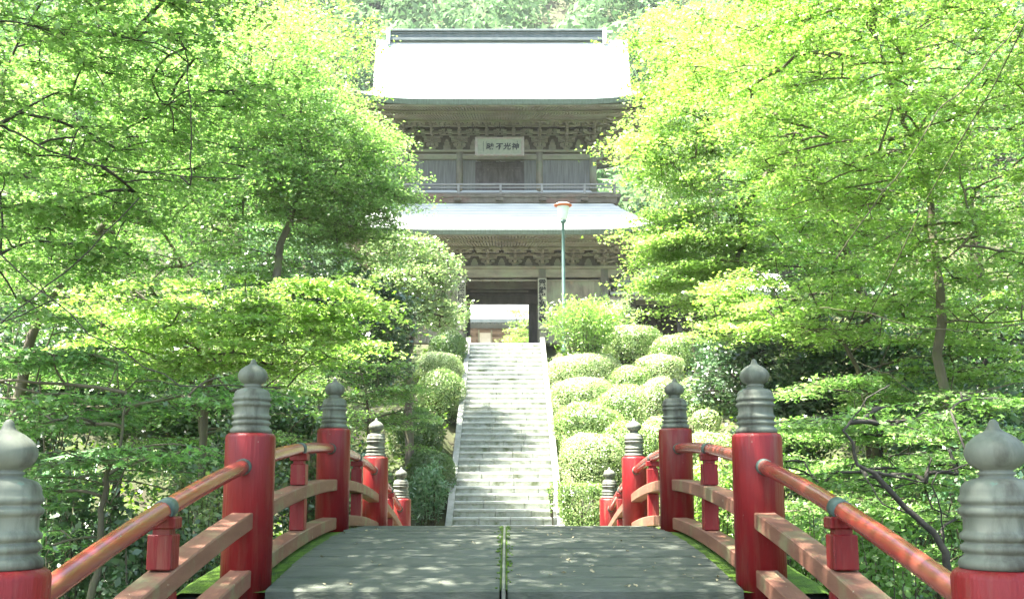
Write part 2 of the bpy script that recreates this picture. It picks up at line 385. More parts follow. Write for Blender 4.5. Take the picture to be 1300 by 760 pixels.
# stepped near half
ns = 5; y0, y1 = PY[0] - .25, LIP
for i in range(ns):
    ya = y0 + (y1 - y0) * i / ns; yb = y0 + (y1 - y0) * (i + 1) / ns
    zt = zdeck(LIP) * (i + .35) / (ns + .2)
    ba.box((0, (ya + yb) / 2, zt / 2 - .3), (4.5, yb - ya - .004, zt + .6), bev=.01)
ba.box((0, LIP + .03, zdeck(LIP) - .36), (4.5, .05, .47), bev=.01)
bchild(ba, 'stone_base', M['stone_dark'])
# abutments in the stream banks
for ya, yb in ((3.0, 5.4), (15.6, 17.9)):
    a = MB(); a.box((0, (ya + yb) / 2, -1.75), (4.4, yb - ya, 3.0), bev=.03); bchild(a, 'abutment', M['stone_dark'])
# moss tufts: little blades over the edge
CAPH = .535
prof_px = [(125, 530), (127, 512), (122, 502), (112, 495), (107, 487), (110, 482), (118, 476), (120, 469), (117, 461), (107, 455), (104, 451), (108, 447), (117, 442), (119, 434), (117, 426), (109, 420), (106, 414), (106, 400), (106, 378), (110, 371), (118, 366), (120, 358), (118, 351), (109, 345), (106, 340), (110, 335), (117, 330), (118, 322), (114, 314), (109, 306), (109, 295), (104, 280), (92, 268), (70, 260), (54, 256), (48, 251), (56, 246), (56, 240), (47, 236), (55, 230), (72, 220), (84, 206), (91, 188), (90, 170), (82, 152), (66, 136), (46, 122), (30, 114), (21, 106), (18, 97), (15, 87), (9, 79), (1, 76)]
CAP = [(r / 152 * .175, (530 - y) / 455 * CAPH) for r, y in prof_px]
def build_post():
    root = empty('bridge_post')
    root['category'] = 'bridge post'
    b = MB(); r = .175
    b.lathe([(r, -1.25), (r, -.03), (r - .006, -.012), (r - .02, 0), (.01, .002)], n=40)
    b.build('post_shaft', M['red'], root)
    c = MB(); c.lathe(CAP, (0, 0, .002), n=36); c.build('onion_finial', M['bronze'], root)
    return root
# posts are parts of the bridge
bshaft = MB(); r = .175
bshaft.lathe([(r, -1.3), (r, -.03), (r - .006, -.012), (r - .02, 0), (.01, .002)], n=40)
post0 = bshaft.build('post', M['red'])
c = MB(); c.lathe(CAP, (0, 0, .002), n=40); fin0 = c.build('onion_finial', M['bronze'], post0)
first = True
plab = {0: 'nearest', 1: 'second', 2: 'third', 3: 'fourth', 4: 'fifth'}
for i, y in enumerate(PY):
    for sx in (-1, 1):
        if first: po, fi = post0, fin0; first = False
        else:
            po = post0.copy(); COL.objects.link(po); fi = fin0.copy(); COL.objects.link(fi); fi.parent = po
        po.parent = bridge; po.location = (sx * 1.8, y - YC, ztop(y)); po.rotation_euler = (0, 0, random.uniform(0, 6))
# railings
RO = -.214; MO = -.585; LO = -.975
for i in range(4):
    a, bb = PY[i] + .1, PY[i + 1] - .1
    for sx in (-1, 1):
        x = sx * 1.8
        pts = [(x, a + (bb - a) * k / 16, ztop(a + (bb - a) * k / 16) + RO) for k in range(17)]
        b = MB(); b.tube(pts, .051, 20); tr = bchild(b, 'top_rail', M['rail'])
        ym = (PY[i] + PY[i + 1]) / 2
        for q, hw in ((ym, .055), (PY[i] + .19, .025), (PY[i + 1] - .19, .025)):
            sl = MB(); sl.tube([(x, q - hw, ztop(q - hw) + RO), (x, q, ztop(q) + RO), (x, q + hw, ztop(q + hw) + RO)], .0565, 20)
            sl.build('patina_sleeve', M['patina'], tr)
        for off, nm, h in ((MO, 'middle_rail', .115), (LO, 'lower_rail', .12)):
            pts = [(x, a + (bb - a) * k / 16, ztop(a + (bb - a) * k / 16) + off) for k in range(17)]
            b = MB(); b.beam(pts, .15, h); bchild(b, nm, M['beam'])
        b = MB(); zt = ztop(ym)
        zm = zt + MO + .058; zl = zt + LO + .06
        b.box((x, ym, (zt + RO - .13 + zm) / 2), (.13, .13, zt + RO - .13 - zm), bev=.006)
        b.box((x, ym, zt + RO - .115), (.09, .09, .03))
        b.box((x, ym, zt + RO - .07), (.15, .12, .065), bev=.008)
        b.box((x, ym, (zm - .116 + zl) / 2), (.125, .125, zm - .116 - zl), bev=.006)
        bchild(b, 'railing_strut', M['red'])

# fallen leaves on the deck
lf = MB(); pts = []
for k in range(9):
    a = 2 * math.pi * k / 9; rr = .018 * (1 if k % 2 == 0 else .55); pts.append((rr * math.cos(a), rr * math.sin(a), .004 * math.sin(3 * a)))
lf.add(pts, [tuple(range(9))]); leaf0 = lf.build('fallen_leaf', M['dryleaf'])
rl = random.Random(4)
for k in range(80):
    l_ = leaf0 if k == 0 else leaf0.copy()
    if k: COL.objects.link(l_)
    if rl.random() < .5: x = rl.uniform(.3, 1.58); 
    else: x = rl.uniform(-1.58, 1.58)
    y = LIP + .05 + rl.random() ** 1.3 * 3.6
    l_.location = (x, y, zdeck(y) + .012); s = rl.uniform(.6, 1.35); l_.scale = (s, s * rl.uniform(.5, 1), s)
    l_.rotation_euler = (rl.uniform(-.4, .4), rl.uniform(-.4, .4), rl.uniform(0, 6))
    tag(l_, 'small dry pale leaf fallen on the grey plank deck of the bridge', 'leaf', 'dry leaves fallen on the deck')

# ------------------------------------------------------------------ stairs
stairs = empty('stone_stairs', (0, ST0, 0), 'long straight flight of pale granite steps climbing to the temple gate', 'stairs')
SW = 1.17; NS = 34
rise = ZT / NS; run = (ST1 - ST0) / NS
rb = random.Random(11)
tr_ = MB(); joints = MB()
sxo = (at(642, 668, 22.5).x + at(641, 437, 33).x) / 2
for i in range(NS):
    y = ST0 + run * i; z = rise * (i + 1); x = -SW
    while x < SW - .01:
        wd = rb.uniform(.5, .95); x2 = min(SW, x + wd)
        if SW - x2 < .25: x2 = SW
        dz = rb.uniform(-.004, .004); dy = rb.uniform(-.006, .006)
        tr_.box((sxo + (x + x2) / 2, y + .2 + dy - .015, z - .03 + dz), (x2 - x - .008, .43, .06), 0, bev=.008)
        tr_.box((sxo + (x + x2) / 2, y + .2 + dy, z - .06 - (rise - .05) / 2 + dz), (x2 - x - .012, .4, rise - .05), 1)
        x = x2
tr_.box((sxo, ST0 + .3 + .5, -.1), (2 * SW, .5, .3), 1)
o = tr_.build('steps', [M['granite'], M['granite_riser']]); o.parent = stairs; o.location = (0, -ST0, 0)
for sx, nm in ((-1, 'sloping_kerb'), (1, 'sloping_kerb')):
    k = MB(); x = sxo + sx * (SW + .07)
    n = 12
    for j in range(n):
        ya = ST0 - .2 + (ST1 + .1 - ST0 + .2) * j / n; yb = ST0 - .2 + (ST1 + .1 - ST0 + .2) * (j + 1) / n - .008
        za = max(0, (ya - ST0)) * ZT / (ST1 - ST0) + .20; zb = (yb - ST0) * ZT / (ST1 - ST0) + .20
        k.beam([(x, ya, za - .25), (x, yb, zb - .25)], .15, .5)
    o = k.build(nm, M['kerb']); o.parent = stairs; o.location = (0, -ST0, 0)
b = MB(); b.box((sxo + .1, ST0 - .75, .1), (1.1, .5, .2), bev=.02)
tag(b.build('stepping_stone', M['kerb']), 'low pale sunlit stone slab at the foot of the stairs', 'stone')

# ------------------------------------------------------------------ temple gate
GY = 36.5; gz = ZT + .05
gate = empty('temple_gate', (0, GY, gz), 'two storey weathered timber temple gate with grey metal roofs at the stair head', 'gate')
def gchild(mb, name, m, parent=None):
    o = mb.build(name, m); o.parent = parent or gate
    o.location = (0, -GY, -gz) if parent is None else (0, 0, 0)
    return o
gx = (at(636.5, 400, GY)).x
def GZ(py, Y): return at(640, py, Y).z
def GX(px, py, Y): return at(px, py, Y).x
XL = [GX(507, 350, GY), GX(585.5, 350, GY), GX(688.5, 350, GY), GX(767, 350, GY)]
gcx = sum(XL) / 4
ZB0, ZB1 = GZ(355, GY), GZ(341, GY)          # tie beam
rows = [GY, GY + 2.2, GY + 4.4]
# stone platform
b = MB(); b.box((gcx, GY + 2.2, gz + .06), (9.2, 6.4, .24), bev=.02); gchild(b, 'stone_platform', M['kerb'])
for yr in rows:
    for x in XL:
        b = MB(); b.lathe([(.2, gz + .18), (.23, gz + .22), (.19, gz + .34), (.165, gz + .4), (.165, ZB1 - .05)], (x, yr, 0), n=18)
        gchild(b, 'column', M['wood'])
for yr in rows:
    b = MB(); b.box((gcx, yr, (ZB0 + ZB1) / 2 + .03), (XL[3] - XL[0] + .9, .2, ZB1 - ZB0 - .1), bev=.012)
    b.box((gcx, yr, ZB1 + .03), (XL[3] - XL[0] + 1.0, .36, .09), bev=.01)
    b.box((gcx, yr, ZB0 - .03), (XL[3] - XL[0] + .2, .12, .05))
    for sx in (-1, 1):
        xe = XL[0] - .48 if sx < 0 else XL[3] + .48
        for q in range(4): b.box((xe + sx * q * .07, yr, (ZB0 + ZB1) / 2 + .06 + q * .025), (.08, .18, .26 - q * .055), bev=.01)
    gchild(b, 'tie_beam', M['wood_h'])
for x in (XL[0], XL[3]):
    b = MB(); b.box((x, GY + 2.2, (ZB0 + ZB1) / 2), (.16, 4.4, .3), bev=.01); gchild(b, 'side_beam', M['wood_h'])
# plank walls of the side bays
def planks_wall(x0, x1, z0, z1, y, n, name, m, seed=1):
    rr = random.Random(seed); b = MB(); x = x0; wd = (x1 - x0) / n
    for i in range(n):
        b.box((x0 + wd * (i + .5), y + rr.uniform(-.006, .006), (z0 + z1) / 2), (wd - .008, .04, z1 - z0), bev=.004)
    b.box(((x0 + x1) / 2, y + .03, (z0 + z1) / 2), (x1 - x0, .02, z1 - z0))
    return gchild(b, name, m)
for a, c_ in ((0, 1), (2, 3)):
    for yr in (rows[0], rows[2]):
        planks_wall(XL[a] + .15, XL[c_] - .15, gz + .2, ZB0, yr + .02, 9, 'plank_wall', M['wood'], a + 3)
for x in (XL[0], XL[3]):
    b = MB()
    b.box((x, GY + 2.2, (gz + .2 + ZB0) / 2), (.06, 4.1, ZB0 - gz - .2)); gchild(b, 'side_wall', M['wood'])
for x in (XL[1], XL[2]):
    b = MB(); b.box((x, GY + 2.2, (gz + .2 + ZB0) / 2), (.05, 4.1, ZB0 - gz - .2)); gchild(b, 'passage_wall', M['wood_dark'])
# middle door frame
ym = rows[1]
xi0, xi1 = GX(597, 420, ym), GX(671, 420, ym); zi = GZ(387, ym); zi2 = GZ(376, ym)
b = MB()
b.box(((XL[1] + xi0) / 2, ym, (gz + zi) / 2 + .3), (xi0 - XL[1], .16, zi - gz + .6)); b.box(((XL[2] + xi1) / 2, ym, (gz + zi) / 2 + .3), (XL[2] - xi1, .16, zi - gz + .6))
b.box(((XL[1] + XL[2]) / 2, ym - .1, (zi + zi2) / 2), (XL[2] - XL[1] - .1, .16, zi2 - zi), bev=.01)
b.box(((XL[1] + XL[2]) / 2, ym, (zi2 + ZB0) / 2 + .03), (XL[2] - XL[1] - .1, .1, ZB0 - zi2 + .06))
b.box(((XL[1] + XL[2]) / 2, ym - .12, zi2 + .05), (XL[2] - XL[1] - .1, .2, .08), bev=.01)
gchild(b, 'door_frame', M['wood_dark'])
b = MB(); b.box((gcx, GY + 2.2, ZB1 - .02), (XL[3] - XL[0], 4.2, .05))
for i in range(14): b.box((gcx - 3.4 + i * .52, GY + 2.2, ZB1 - .08), (.07, 4.2, .07))
for x in (XL[1] + .95, XL[2] - .95): b.box((x, GY + .35, ZB0 + .05), (.32, .25, .12), taper=.6)
gchild(b, 'ceiling', M['wood_dark'])

# brackets
def bracket(tiers, step, h, w0):
    b = MB(); z = 0
    b.box((0, 0, .05), (.24, .24, .12), taper=.7)
    z = .11
    for k in range(tiers):
        yk = -step * k; wk = w0 + .17 * k
        hh = (h - .11) / tiers
        # forward arm with a lifted nose
        b.box((0, -step * (k + 1) / 2 - .02, z + hh * .22), (.09, step * (k + 1) + .16, hh * .45), bev=.012)
        b.box((0, -step * (k + 1) - .12, z + hh * .30), (.07, .1, hh * .26), bev=.012)
        for yy_ in ((0, yk) if k else (0,)):
            # boat shaped lateral arm
            b.box((0, yy_, z + hh * .34), (wk, .09, hh * .24), bev=.01)
            b.box((0, yy_, z + hh * .14), (wk * .66, .09, hh * .22), bev=.02)
            for xx in (-wk / 2 + .06, 0, wk / 2 - .06):
                b.box((xx, yy_, z + hh * .64), (.145, .15, hh * .34), taper=.68)
        z += hh
    b.box((0, -step * tiers, z - .04), (w0 + .2 * tiers, .09, .09), bev=.01)
    for xx in (-.26, 0, .26): b.box((xx, -step * tiers, z - .13), (.13, .13, .09), taper=.68)
    return b
zl0, zl1 = ZB1 + .075, GZ(314, GY - .7)
brl = bracket(3, .25, zl1 - zl0, .50)
bl_px = [510, 548, 585.5, 619.5, 654, 688.5, 727, 766]
proto = None
for y_, sgn in ((GY, 1), (GY + 4.4, -1)):
    for pxx in bl_px:
        x = GX(pxx, 340, GY)
        if proto is None: o = proto = brl.build('bracket_set', M['wood_h'])
        else: o = proto.copy(); COL.objects.link(o)
        o.parent = gate; o.location = (x, y_ - GY, zl0 - gz); o.rotation_euler = (0, 0, 0 if sgn > 0 else math.pi)
for sx, x in ((-1, XL[0]), (1, XL[3])):
    for yy_ in (GY + 1.1, GY + 2.2, GY + 3.3):
        o = proto.copy(); COL.objects.link(o); o.parent = gate; o.location = (x, yy_ - GY, zl0 - gz); o.rotation_euler = (0, 0, -sx * -math.pi / 2 if False else sx * math.pi / 2)
    o = proto.copy(); COL.objects.link(o); o.parent = gate; o.location = (x, 0, zl0 - gz); o.rotation_euler = (0, 0, sx * math.pi / 4); o.scale = (1, 1.35, 1)
# wall band behind the brackets with carved ogee boards between them
def band(x0, x1, y, z0, z1, pxs, m, depth):
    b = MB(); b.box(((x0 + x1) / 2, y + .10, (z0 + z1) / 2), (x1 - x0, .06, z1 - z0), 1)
    xs_ = [GX(q, 300, y) for q in pxs]
    for a, c_ in zip(xs_[:-1], xs_[1:]):
        xm = (a + c_) / 2; hh = z1 - z0
        for q in range(9):
            t = (q - 4) / 4; b.box((xm + t * .15, y + .03, z0 + hh * .17 * (1 - t * t) + .03), (.04, .09, hh * (.34 * (1 - t * t) + .05)), bev=.012)
        for q in range(5):
            t = (q - 2) / 2; b.box((xm + t * .13, y - .05, z0 + hh * (.55 + .07 * (1 - abs(t)))), (.07, .1, .07), bev=.02)
        b.box((xm, y - .05, z0 + hh * .52), (.42, .08, .035), bev=.01)
        b.box((xm, y - .48, z1 - .15), (.24, .06, .04), rot=None, bev=.01)
        b.box((xm, y - .48, z1 - .11), (.12, .06, .05), bev=.02)
    return gchild(b, 'carved_band', [m, M['wood_shade']])
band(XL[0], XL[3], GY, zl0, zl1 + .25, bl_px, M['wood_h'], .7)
b = MB()
for yv in (GY + .0,):
    b.box((gcx, GY - .70, zl1 + .02), (XL[3] - XL[0] + 2.0, .12, .1), bev=.01)
for sx, x in ((-1, XL[0] - .7), (1, XL[3] + .7)):
    b.box((x, GY + 2.2, zl1 + .02), (.12, 5.8, .1), bev=.01)
for sx, x in ((-1, XL[0]), (1, XL[3])): b.box((x, GY + 2.2, (zl0 + zl1) / 2), (.06, 4.4, zl1 - zl0))
gchild(b, 'eave_purlin', M['wood_h'])

# roofs
def prof(d, tot, rise_, conc):
    t = clamp(d / tot, 0, 1); return rise_ * ((1 - conc) * t + conc * t * t)
def roof(x0, x1, y0, y1, ze, dmax, rise_, conc, lift, gableX, name, thick, zfloor=None):
    """hipped (gableX None) or hip-and-gable roof shell; returns root part"""
    nx, ny = 80, 48
    xs_ = [x0 + (x1 - x0) * i / nx for i in range(nx + 1)]
    if gableX:
        for g in (gcx - gableX, gcx + gableX):
            xs_ += [g - .004, g + .004]
        xs_ = sorted(xs_)
    ys_ = [y0 + (y1 - y0) * i / ny for i in range(ny + 1)]
    cxm = (x0 + x1) / 2; cym = (y0 + y1) / 2
    def z(x, y):
        df = min(y - y0, y1 - y); dsd = min(x - x0, x1 - x)
        inside = gableX and abs(x - gcx) < gableX
        d = df if inside else min(df, dsd)
        u = abs(x - cxm) / ((x1 - x0) / 2); v = abs(y - cym) / ((y1 - y0) / 2)
        edge = clamp(1 - min(df, dsd) / 1.6, 0, 1)
        up = lift * max(0, (min(u, v) if False else u * v)) ** 6 * edge
        up += lift * .35 * (u ** 8) * clamp(1 - df / 2.5, 0, 1)
        return ze + prof(min(d, dmax), dmax, rise_, conc) + up
    def wx(x, y):
        if not gableX: return x
        df = min(y - y0, y1 - y); kk = 1 - .075 * (1 - clamp(df / dmax, 0, 1)) * clamp(df / .8, 0, 1); u_ = x - gcx; half = (x1 - x0) / 2
        if abs(u_) < gableX: return gcx + u_ * kk
        t_ = (abs(u_) - gableX) / (half - gableX); return gcx + math.copysign(gableX * kk + (half - gableX * kk) * t_, u_)
    n = len(xs_); b = MB(); vs = [(wx(x, y), y, z(x, y)) for y in ys_ for x in xs_]
    fs = []
    for j in range(ny):
        for i in range(n - 1):
            fs.append((j * n + i, j * n + i + 1, (j + 1) * n + i + 1, (j + 1) * n + i))
    b.add(vs, fs, 0, False)
    o = gchild(b, name, M['roof'])
    # fascia ring
    e = MB()
    def ring(y, xs2, sgn):
        vs = []; m = len(xs2)
        for x in xs2:
            zz = z(x, y); vs += [(x, y - sgn * .0, zz + .012), (x, y - sgn * .03, zz - .02), (x, y + sgn * .06, zz - thick), (x, y + sgn * .22, zz - thick - .01)]
        fs = []
        for i in range(m - 1):
            for k in range(3): fs.append((i * 4 + k, (i + 1) * 4 + k, (i + 1) * 4 + k + 1, i * 4 + k + 1))
        e.add(vs, fs)
    ring(y0, xs_, 1); ring(y1, xs_, -1)
    for x, sg in ((x0, 1), (x1, -1)):
        vs = []
        for y in ys_:
            zz = z(x, y); vs += [(x, y, zz + .012), (x - sg * .03, y, zz - .02), (x + sg * .06, y, zz - thick), (x + sg * .22, y, zz - thick - .01)]
        fs = []
        for i in range(len(ys_) - 1):
            for k in range(3): fs.append((i * 4 + k, (i + 1) * 4 + k, (i + 1) * 4 + k + 1, i * 4 + k + 1))
        e.add(vs, fs)
    gchild(e, 'eave_edge', M['roof_edge'])
    return z
LE = GY - 2.15
zle_top = GZ(291, LE); zle_bot = GZ(296.5, LE)
UW = GY + .45                                    # upper wall plane
lx0, lx1 = gcx - 5.95, gcx + 5.95
ly0, ly1 = LE, GY + 4.4 + 2.15
zroof_w = GZ(255, UW - .85)
zl = roof(lx0, lx1, ly0, ly1, zle_top, 2.6, (zroof_w - zle_top) * 2.6 / 1.75 * .98, .18, .34, None, 'lower_roof', zle_top - zle_bot)
def eaves(x0, x1, y0, y1, wx0, wx1, wy0, wy1, zo, zi_, lift, name):
    """soffit boards plus two rows of rafters under the eave, front and sides"""
    b = MB(); n = 96
    def lz(x): u = abs(x - gcx) / ((x1 - x0) / 2); return lift * .35 * u ** 8 + lift * max(0, u) ** 12 * .9
    for i in range(n):
        t = (i + .5) / n; xo = x0 + .12 + (x1 - x0 - .24) * t; xi = wx0 - .6 + (wx1 - wx0 + 1.2) * t
        for (ya, yb, za, zb, ww) in ((y0 + .16, y0 + 1.15, zo - .035, zi_ + .07, .052), (y0 + .62, wy0, zo - .125, zi_ - .02, .06)):
            fa = (ya - y0) / (wy0 - y0); fb = (yb - y0) / (wy0 - y0)
            pa = Vector((xo + (xi - xo) * fa, ya, za + lz(xo))); pb = Vector((xo + (xi - xo) * fb, yb, zb + (lz(xo) * (1 - fb))))
            d = pb - pa; rot = d.to_track_quat('Y', 'Z').to_matrix()
            b.box((pa + pb) / 2, (ww, d.length, .075), rot=rot)
    for sx in (-1, 1):
        xo = x0 if sx < 0 else x1; xi = (wx0 if sx < 0 else wx1)
        for i in range(44):
            t = (i + .5) / 44; yo = y0 + .12 + (y1 - y0 - .24) * t; yi = wy0 - .6 + (wy1 - wy0 + 1.2) * t
            v = abs(yo - (y0 + y1) / 2) / ((y1 - y0) / 2); l_ = lift * (v ** 8)
            pa = Vector((xo - sx * .16, yo, zo - .03 + l_ + lift * .35)); pb = Vector((xi, yi, zi_ - .02))
            d = pb - pa; b.box((pa + pb) / 2, (.055, d.length, .07), rot=d.to_track_quat('Y', 'Z').to_matrix())
    r_ = gchild(b, 'rafters', M['wood_h'])
    s = MB(); m = 40
    vs = []
    for i in range(m + 1):
        x = x0 + .1 + (x1 - x0 - .2) * i / m; vs += [(x, y0 + .1, zo + .012 + lz(x)), (wx0 - .2 + (wx1 - wx0 + .4) * i / m, wy0, zi_ + .16)]
    s.add(vs, [(2 * i, 2 * i + 2, 2 * i + 3, 2 * i + 1) for i in range(m)])
    for sx in (-1, 1):
        xo = x0 + .1 if sx < 0 else x1 - .1; xi = wx0 if sx < 0 else wx1; vs = []
        for i in range(21):
            y = y0 + .1 + (y1 - y0 - .2) * i / 20; v = abs(y - (y0 + y1) / 2) / ((y1 - y0) / 2)
            vs += [(xo, y, zo + .02 + lift * v ** 8 + lift * .35), (xi, wy0 + (wy1 - wy0) * i / 20, zi_ + .14)]
        s.add(vs, [(2 * i, 2 * i + 2, 2 * i + 3, 2 * i + 1) for i in range(20)])
    # boards along the eave front
    for dy, dz, hh in ((.13, -.015, .05), (.58, -.075, .05)):
        pts = [(x0 + .15 + (x1 - x0 - .3) * i / m, y0 + dy, zo + dz + lz(x0 + .15 + (x1 - x0 - .3) * i / m)) for i in range(m + 1)]
        vs = []
        for x, y, z in pts: vs += [(x, y, z - hh / 2), (x, y, z + hh / 2), (x, y + .07, z + hh / 2), (x, y + .07, z - hh / 2)]
        s.add(vs, [(4 * i + k, 4 * i + 4 + k, 4 * i + 4 + (k + 1) % 4, 4 * i + (k + 1) % 4) for i in range(m) for k in range(4)])
    gchild(s, 'eave_boards', M['wood_h'])
eaves(lx0, lx1, ly0, ly1, XL[0], XL[3], GY, GY + 4.4, zle_bot, zl1 + .1, .32, 'lower')

# upper storey
XU = [GX(515, 220, UW), GX(583.5, 220, UW), GX(685, 220, UW), GX(753, 220, UW)]
ucx = sum(XU) / 4
zf = GZ(245, UW - .9); zu0 = GZ(197, UW); zu1 = GZ(193.5, UW)
UY1 = GY + 4.4 - .45
b = MB()
b.box((ucx, UW + 1.75, zf - .09), (XU[3] - XU[0] + 1.9, 5.3, .14), bev=.01)
b.box((ucx, UW - .78, zf - .26), (XU[3] - XU[0] + 1.6, .16, .22), bev=.01)
b.box((ucx, UW + 1.75, zf - .42), (XU[3] - XU[0] + .6, 4.4, .6))
for pxx in (528, 581, 634, 689, 742, 795):
    b.box((GX(pxx, 252, UW - .9), UW - .9, zf - .25), (.26, .22, .11), bev=.01)
gchild(b, 'balcony_floor', M['balc_edge'])
b = MB(); yb = UW - .83; zr = GZ(233.5, yb); x0b, x1b = ucx - (XU[3] - XU[0]) / 2 - .72, ucx + (XU[3] - XU[0]) / 2 + .72
for z_, w_ in ((zr - .02, .06), (zr - .14, .045)):
    b.box((ucx, yb, z_), (x1b - x0b + .3, w_, w_), bev=.008)
    for x in (x0b, x1b): b.box((x, yb + 2.2, z_), (w_, 4.6, w_), bev=.008)
b.box((ucx, yb, zf + .03), (x1b - x0b + .1, .06, .05), bev=.008)
for pxx in (528.5, 582, 635.5, 688, 742):
    b.box((GX(pxx, 240, yb), yb, (zf + zr) / 2 - .02), (.085, .075, zr - zf), bev=.008)
for x in (x0b, x1b): b.box((x, yb, (zf + zr) / 2), (.085, .085, zr - zf), bev=.008)
gchild(b, 'balcony_railing', M['balc'])
for yr in (UW, UY1):
    for x in XU:
        b = MB(); b.lathe([(.135, zf), (.135, zu1 - .02)], (x, yr, 0), n=16); gchild(b, 'upper_column', M['wood'])
zm_ = GZ(201, UW)
b = MB()
for yr in (UW, UY1):
    b.box((ucx, yr, (zu0 + zm_) / 2 - .03), (XU[3] - XU[0] + .5, .14, .2), bev=.01)
    b.box((ucx, yr, zu1 + .02), (XU[3] - XU[0] + .8, .3, .08), bev=.01)
    for sx, xe in ((-1, XU[0] - .3), (1, XU[3] + .3)):
        for q in range(4): b.box((xe + sx * q * .06, yr, zu0 - .06 + q * .02), (.07, .13, .2 - q * .04), bev=.01)
gchild(b, 'upper_beam', M['wood_h'])
for a, c_ in ((0, 1), (2, 3)): planks_wall(XU[a] + .12, XU[c_] - .12, zf, zm_ - .02, UW + .03, 7, 'upper_plank_wall', M['plank_grey'], a + 9)
xd0, xd1 = GX(604.5, 220, UW), GX(664.5, 220, UW)
planks_wall(XU[1] + .12, xd0 - .02, zf, zm_ - .02, UW + .03, 2, 'upper_plank_wall', M['plank_grey'], 15)
planks_wall(xd1 + .02, XU[2] - .12, zf, zm_ - .02, UW + .03, 2, 'upper_plank_wall', M['plank_grey'], 16)
b = MB(); b.box((ucx, UY1, (zf + zm_) / 2), (XU[3] - XU[0], .06, zm_ - zf))
for x in (XU[0], XU[3]): b.box((x, (UW + UY1) / 2, (zf + zu1) / 2), (.06, UY1 - UW, zu1 - zf))
gchild(b, 'upper_side_wall', M['wood'])
zd1 = GZ(205, UW)
b = MB(); xm = (xd0 + xd1) / 2
b.box((xm, UW + .06, (zf + zd1) / 2), (xd1 - xd0, .04, zd1 - zf))
nd = 4
for k in range(nd + 1):
    x = xd0 + (xd1 - xd0) * k / nd; b.box((x, UW + .025, (zf + zd1) / 2), (.09 if k == 2 else .06, .05, zd1 - zf), bev=.006)
hh = zd1 - zf
for z_ in (zf + .08, zf + hh * .36, zf + hh * .43, zf + hh * .82, zd1 - .03): b.box((xm, UW + .028, z_), (xd1 - xd0 - .02, .045, .045), bev=.006)
for k in range(nd):
    x = xd0 + (xd1 - xd0) * (k + .5) / nd; b.box((x, UW + .035, zf + hh * .62), (.2, .03, hh * .26), bev=.012)
gchild(b, 'panelled_door', M['door'])
b = MB()
for q, xx in enumerate((xm - .42, xm + .42)):
    for k in range(9):
        t = (k - 4) / 4; b.box((xx + t * .3, UW - .002, zf + hh * .91 - abs(t) * .035 + .01), (.07, .02, .03 * (1.3 - abs(t))), bev=.004)
gchild(b, 'door_tracery', M['wood_dark'])
# upper brackets
zub0 = zu1 + .06; zub1 = GZ(152, UW - .95)
bru = bracket(4, .23, zub1 - zub0, .46); proto2 = None
bu_px = [514, 549, 583.5, 618, 652, 685, 719, 753]
for y_, sgn in ((UW, 1), (UY1, -1)):
    for pxx in bu_px:
        x = GX(pxx, 180, UW)
        if proto2 is None: o = proto2 = bru.build('bracket_set', M['wood_h'])
        else: o = proto2.copy(); COL.objects.link(o)
        o.parent = gate; o.location = (x, y_ - GY, zub0 - gz); o.rotation_euler = (0, 0, 0 if sgn > 0 else math.pi)
for sx, x in ((-1, XU[0]), (1, XU[3])):
    for yy_ in (UW + .9, UW + 1.8, UW + 2.7):
        o = proto2.copy(); COL.objects.link(o); o.parent = gate; o.location = (x, yy_ - GY, zub0 - gz); o.rotation_euler = (0, 0, sx * math.pi / 2)
    o = proto2.copy(); COL.objects.link(o); o.parent = gate; o.location = (x, UW - GY, zub0 - gz); o.rotation_euler = (0, 0, sx * math.pi / 4); o.scale = (1, 1.35, 1)
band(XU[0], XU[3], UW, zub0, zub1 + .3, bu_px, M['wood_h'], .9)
UE = UW - 2.3
zue_top = GZ(125.5, UE); zue_bot = GZ(131.5, UE)
ux0, ux1 = gcx - 5.75, gcx + 5.75
uy0, uy1 = UE, UY1 + 2.3
RY = (uy0 + uy1) / 2
zrb = GZ(52, RY - .2); zrt = GZ(37, RY - .25)
b = MB(); b.box((ucx, UW - .9, zub1 + .03), (XU[3] - XU[0] + 2.4, .12, .1), bev=.01)
for x in (XU[0] - .9, XU[3] + .9): b.box((x, (UW + UY1) / 2, zub1 + .03), (.12, UY1 - UW + 1.9, .1), bev=.01)
for x in (XU[0], XU[3]): b.box((x, (UW + UY1) / 2, (zub0 + zub1) / 2), (.06, UY1 - UW, zub1 - zub0 + .2))
gchild(b, 'upper_purlin', M['wood_h'])
eaves(ux0, ux1, uy0, uy1, XU[0], XU[3], UW, UY1, zue_bot, zub1 + .12, .36, 'upper')
gXh = (GX(795, 60, RY) - GX(478, 60, RY)) / 2
zu = roof(ux0, ux1, uy0, uy1, zue_top, (uy1 - uy0) / 2, zrb - zue_top + .12, .30, .38, gXh, 'upper_roof', zue_top - zue_bot)
# barge edges at the verge of the gable
for sx in (-1, 1):
    b = MB()
    for ya, yb_ in ((uy0 + 1.6, uy1 - 1.6),):
        pts = []
        for k in range(11):
            y = ya + (yb_ - ya) * k / 10; kk = 1 - .075 * (1 - min(y - uy0, uy1 - y) / ((uy1 - uy0) / 2)); pts.append((gcx + sx * (gXh * kk - .02), y, zu(gcx, y) - .06))
        vs = []
        for x, y, z in pts: vs += [(x - .04, y, z - .12), (x + .04, y, z - .12), (x + .04, y, z + .10), (x - .04, y, z + .10)]
        b.add(vs, [(4 * i + k, 4 * i + 4 + k, 4 * i + 4 + (k + 1) % 4, 4 * i + (k + 1) % 4) for i in range(10) for k in range(4)])
    gchild(b, 'barge_board', M['ridge_pale'])
rx0, rx1 = GX(497, 45, RY), GX(764, 45, RY)
b = MB(); xm = (rx0 + rx1) / 2; hr = zrt - zrb
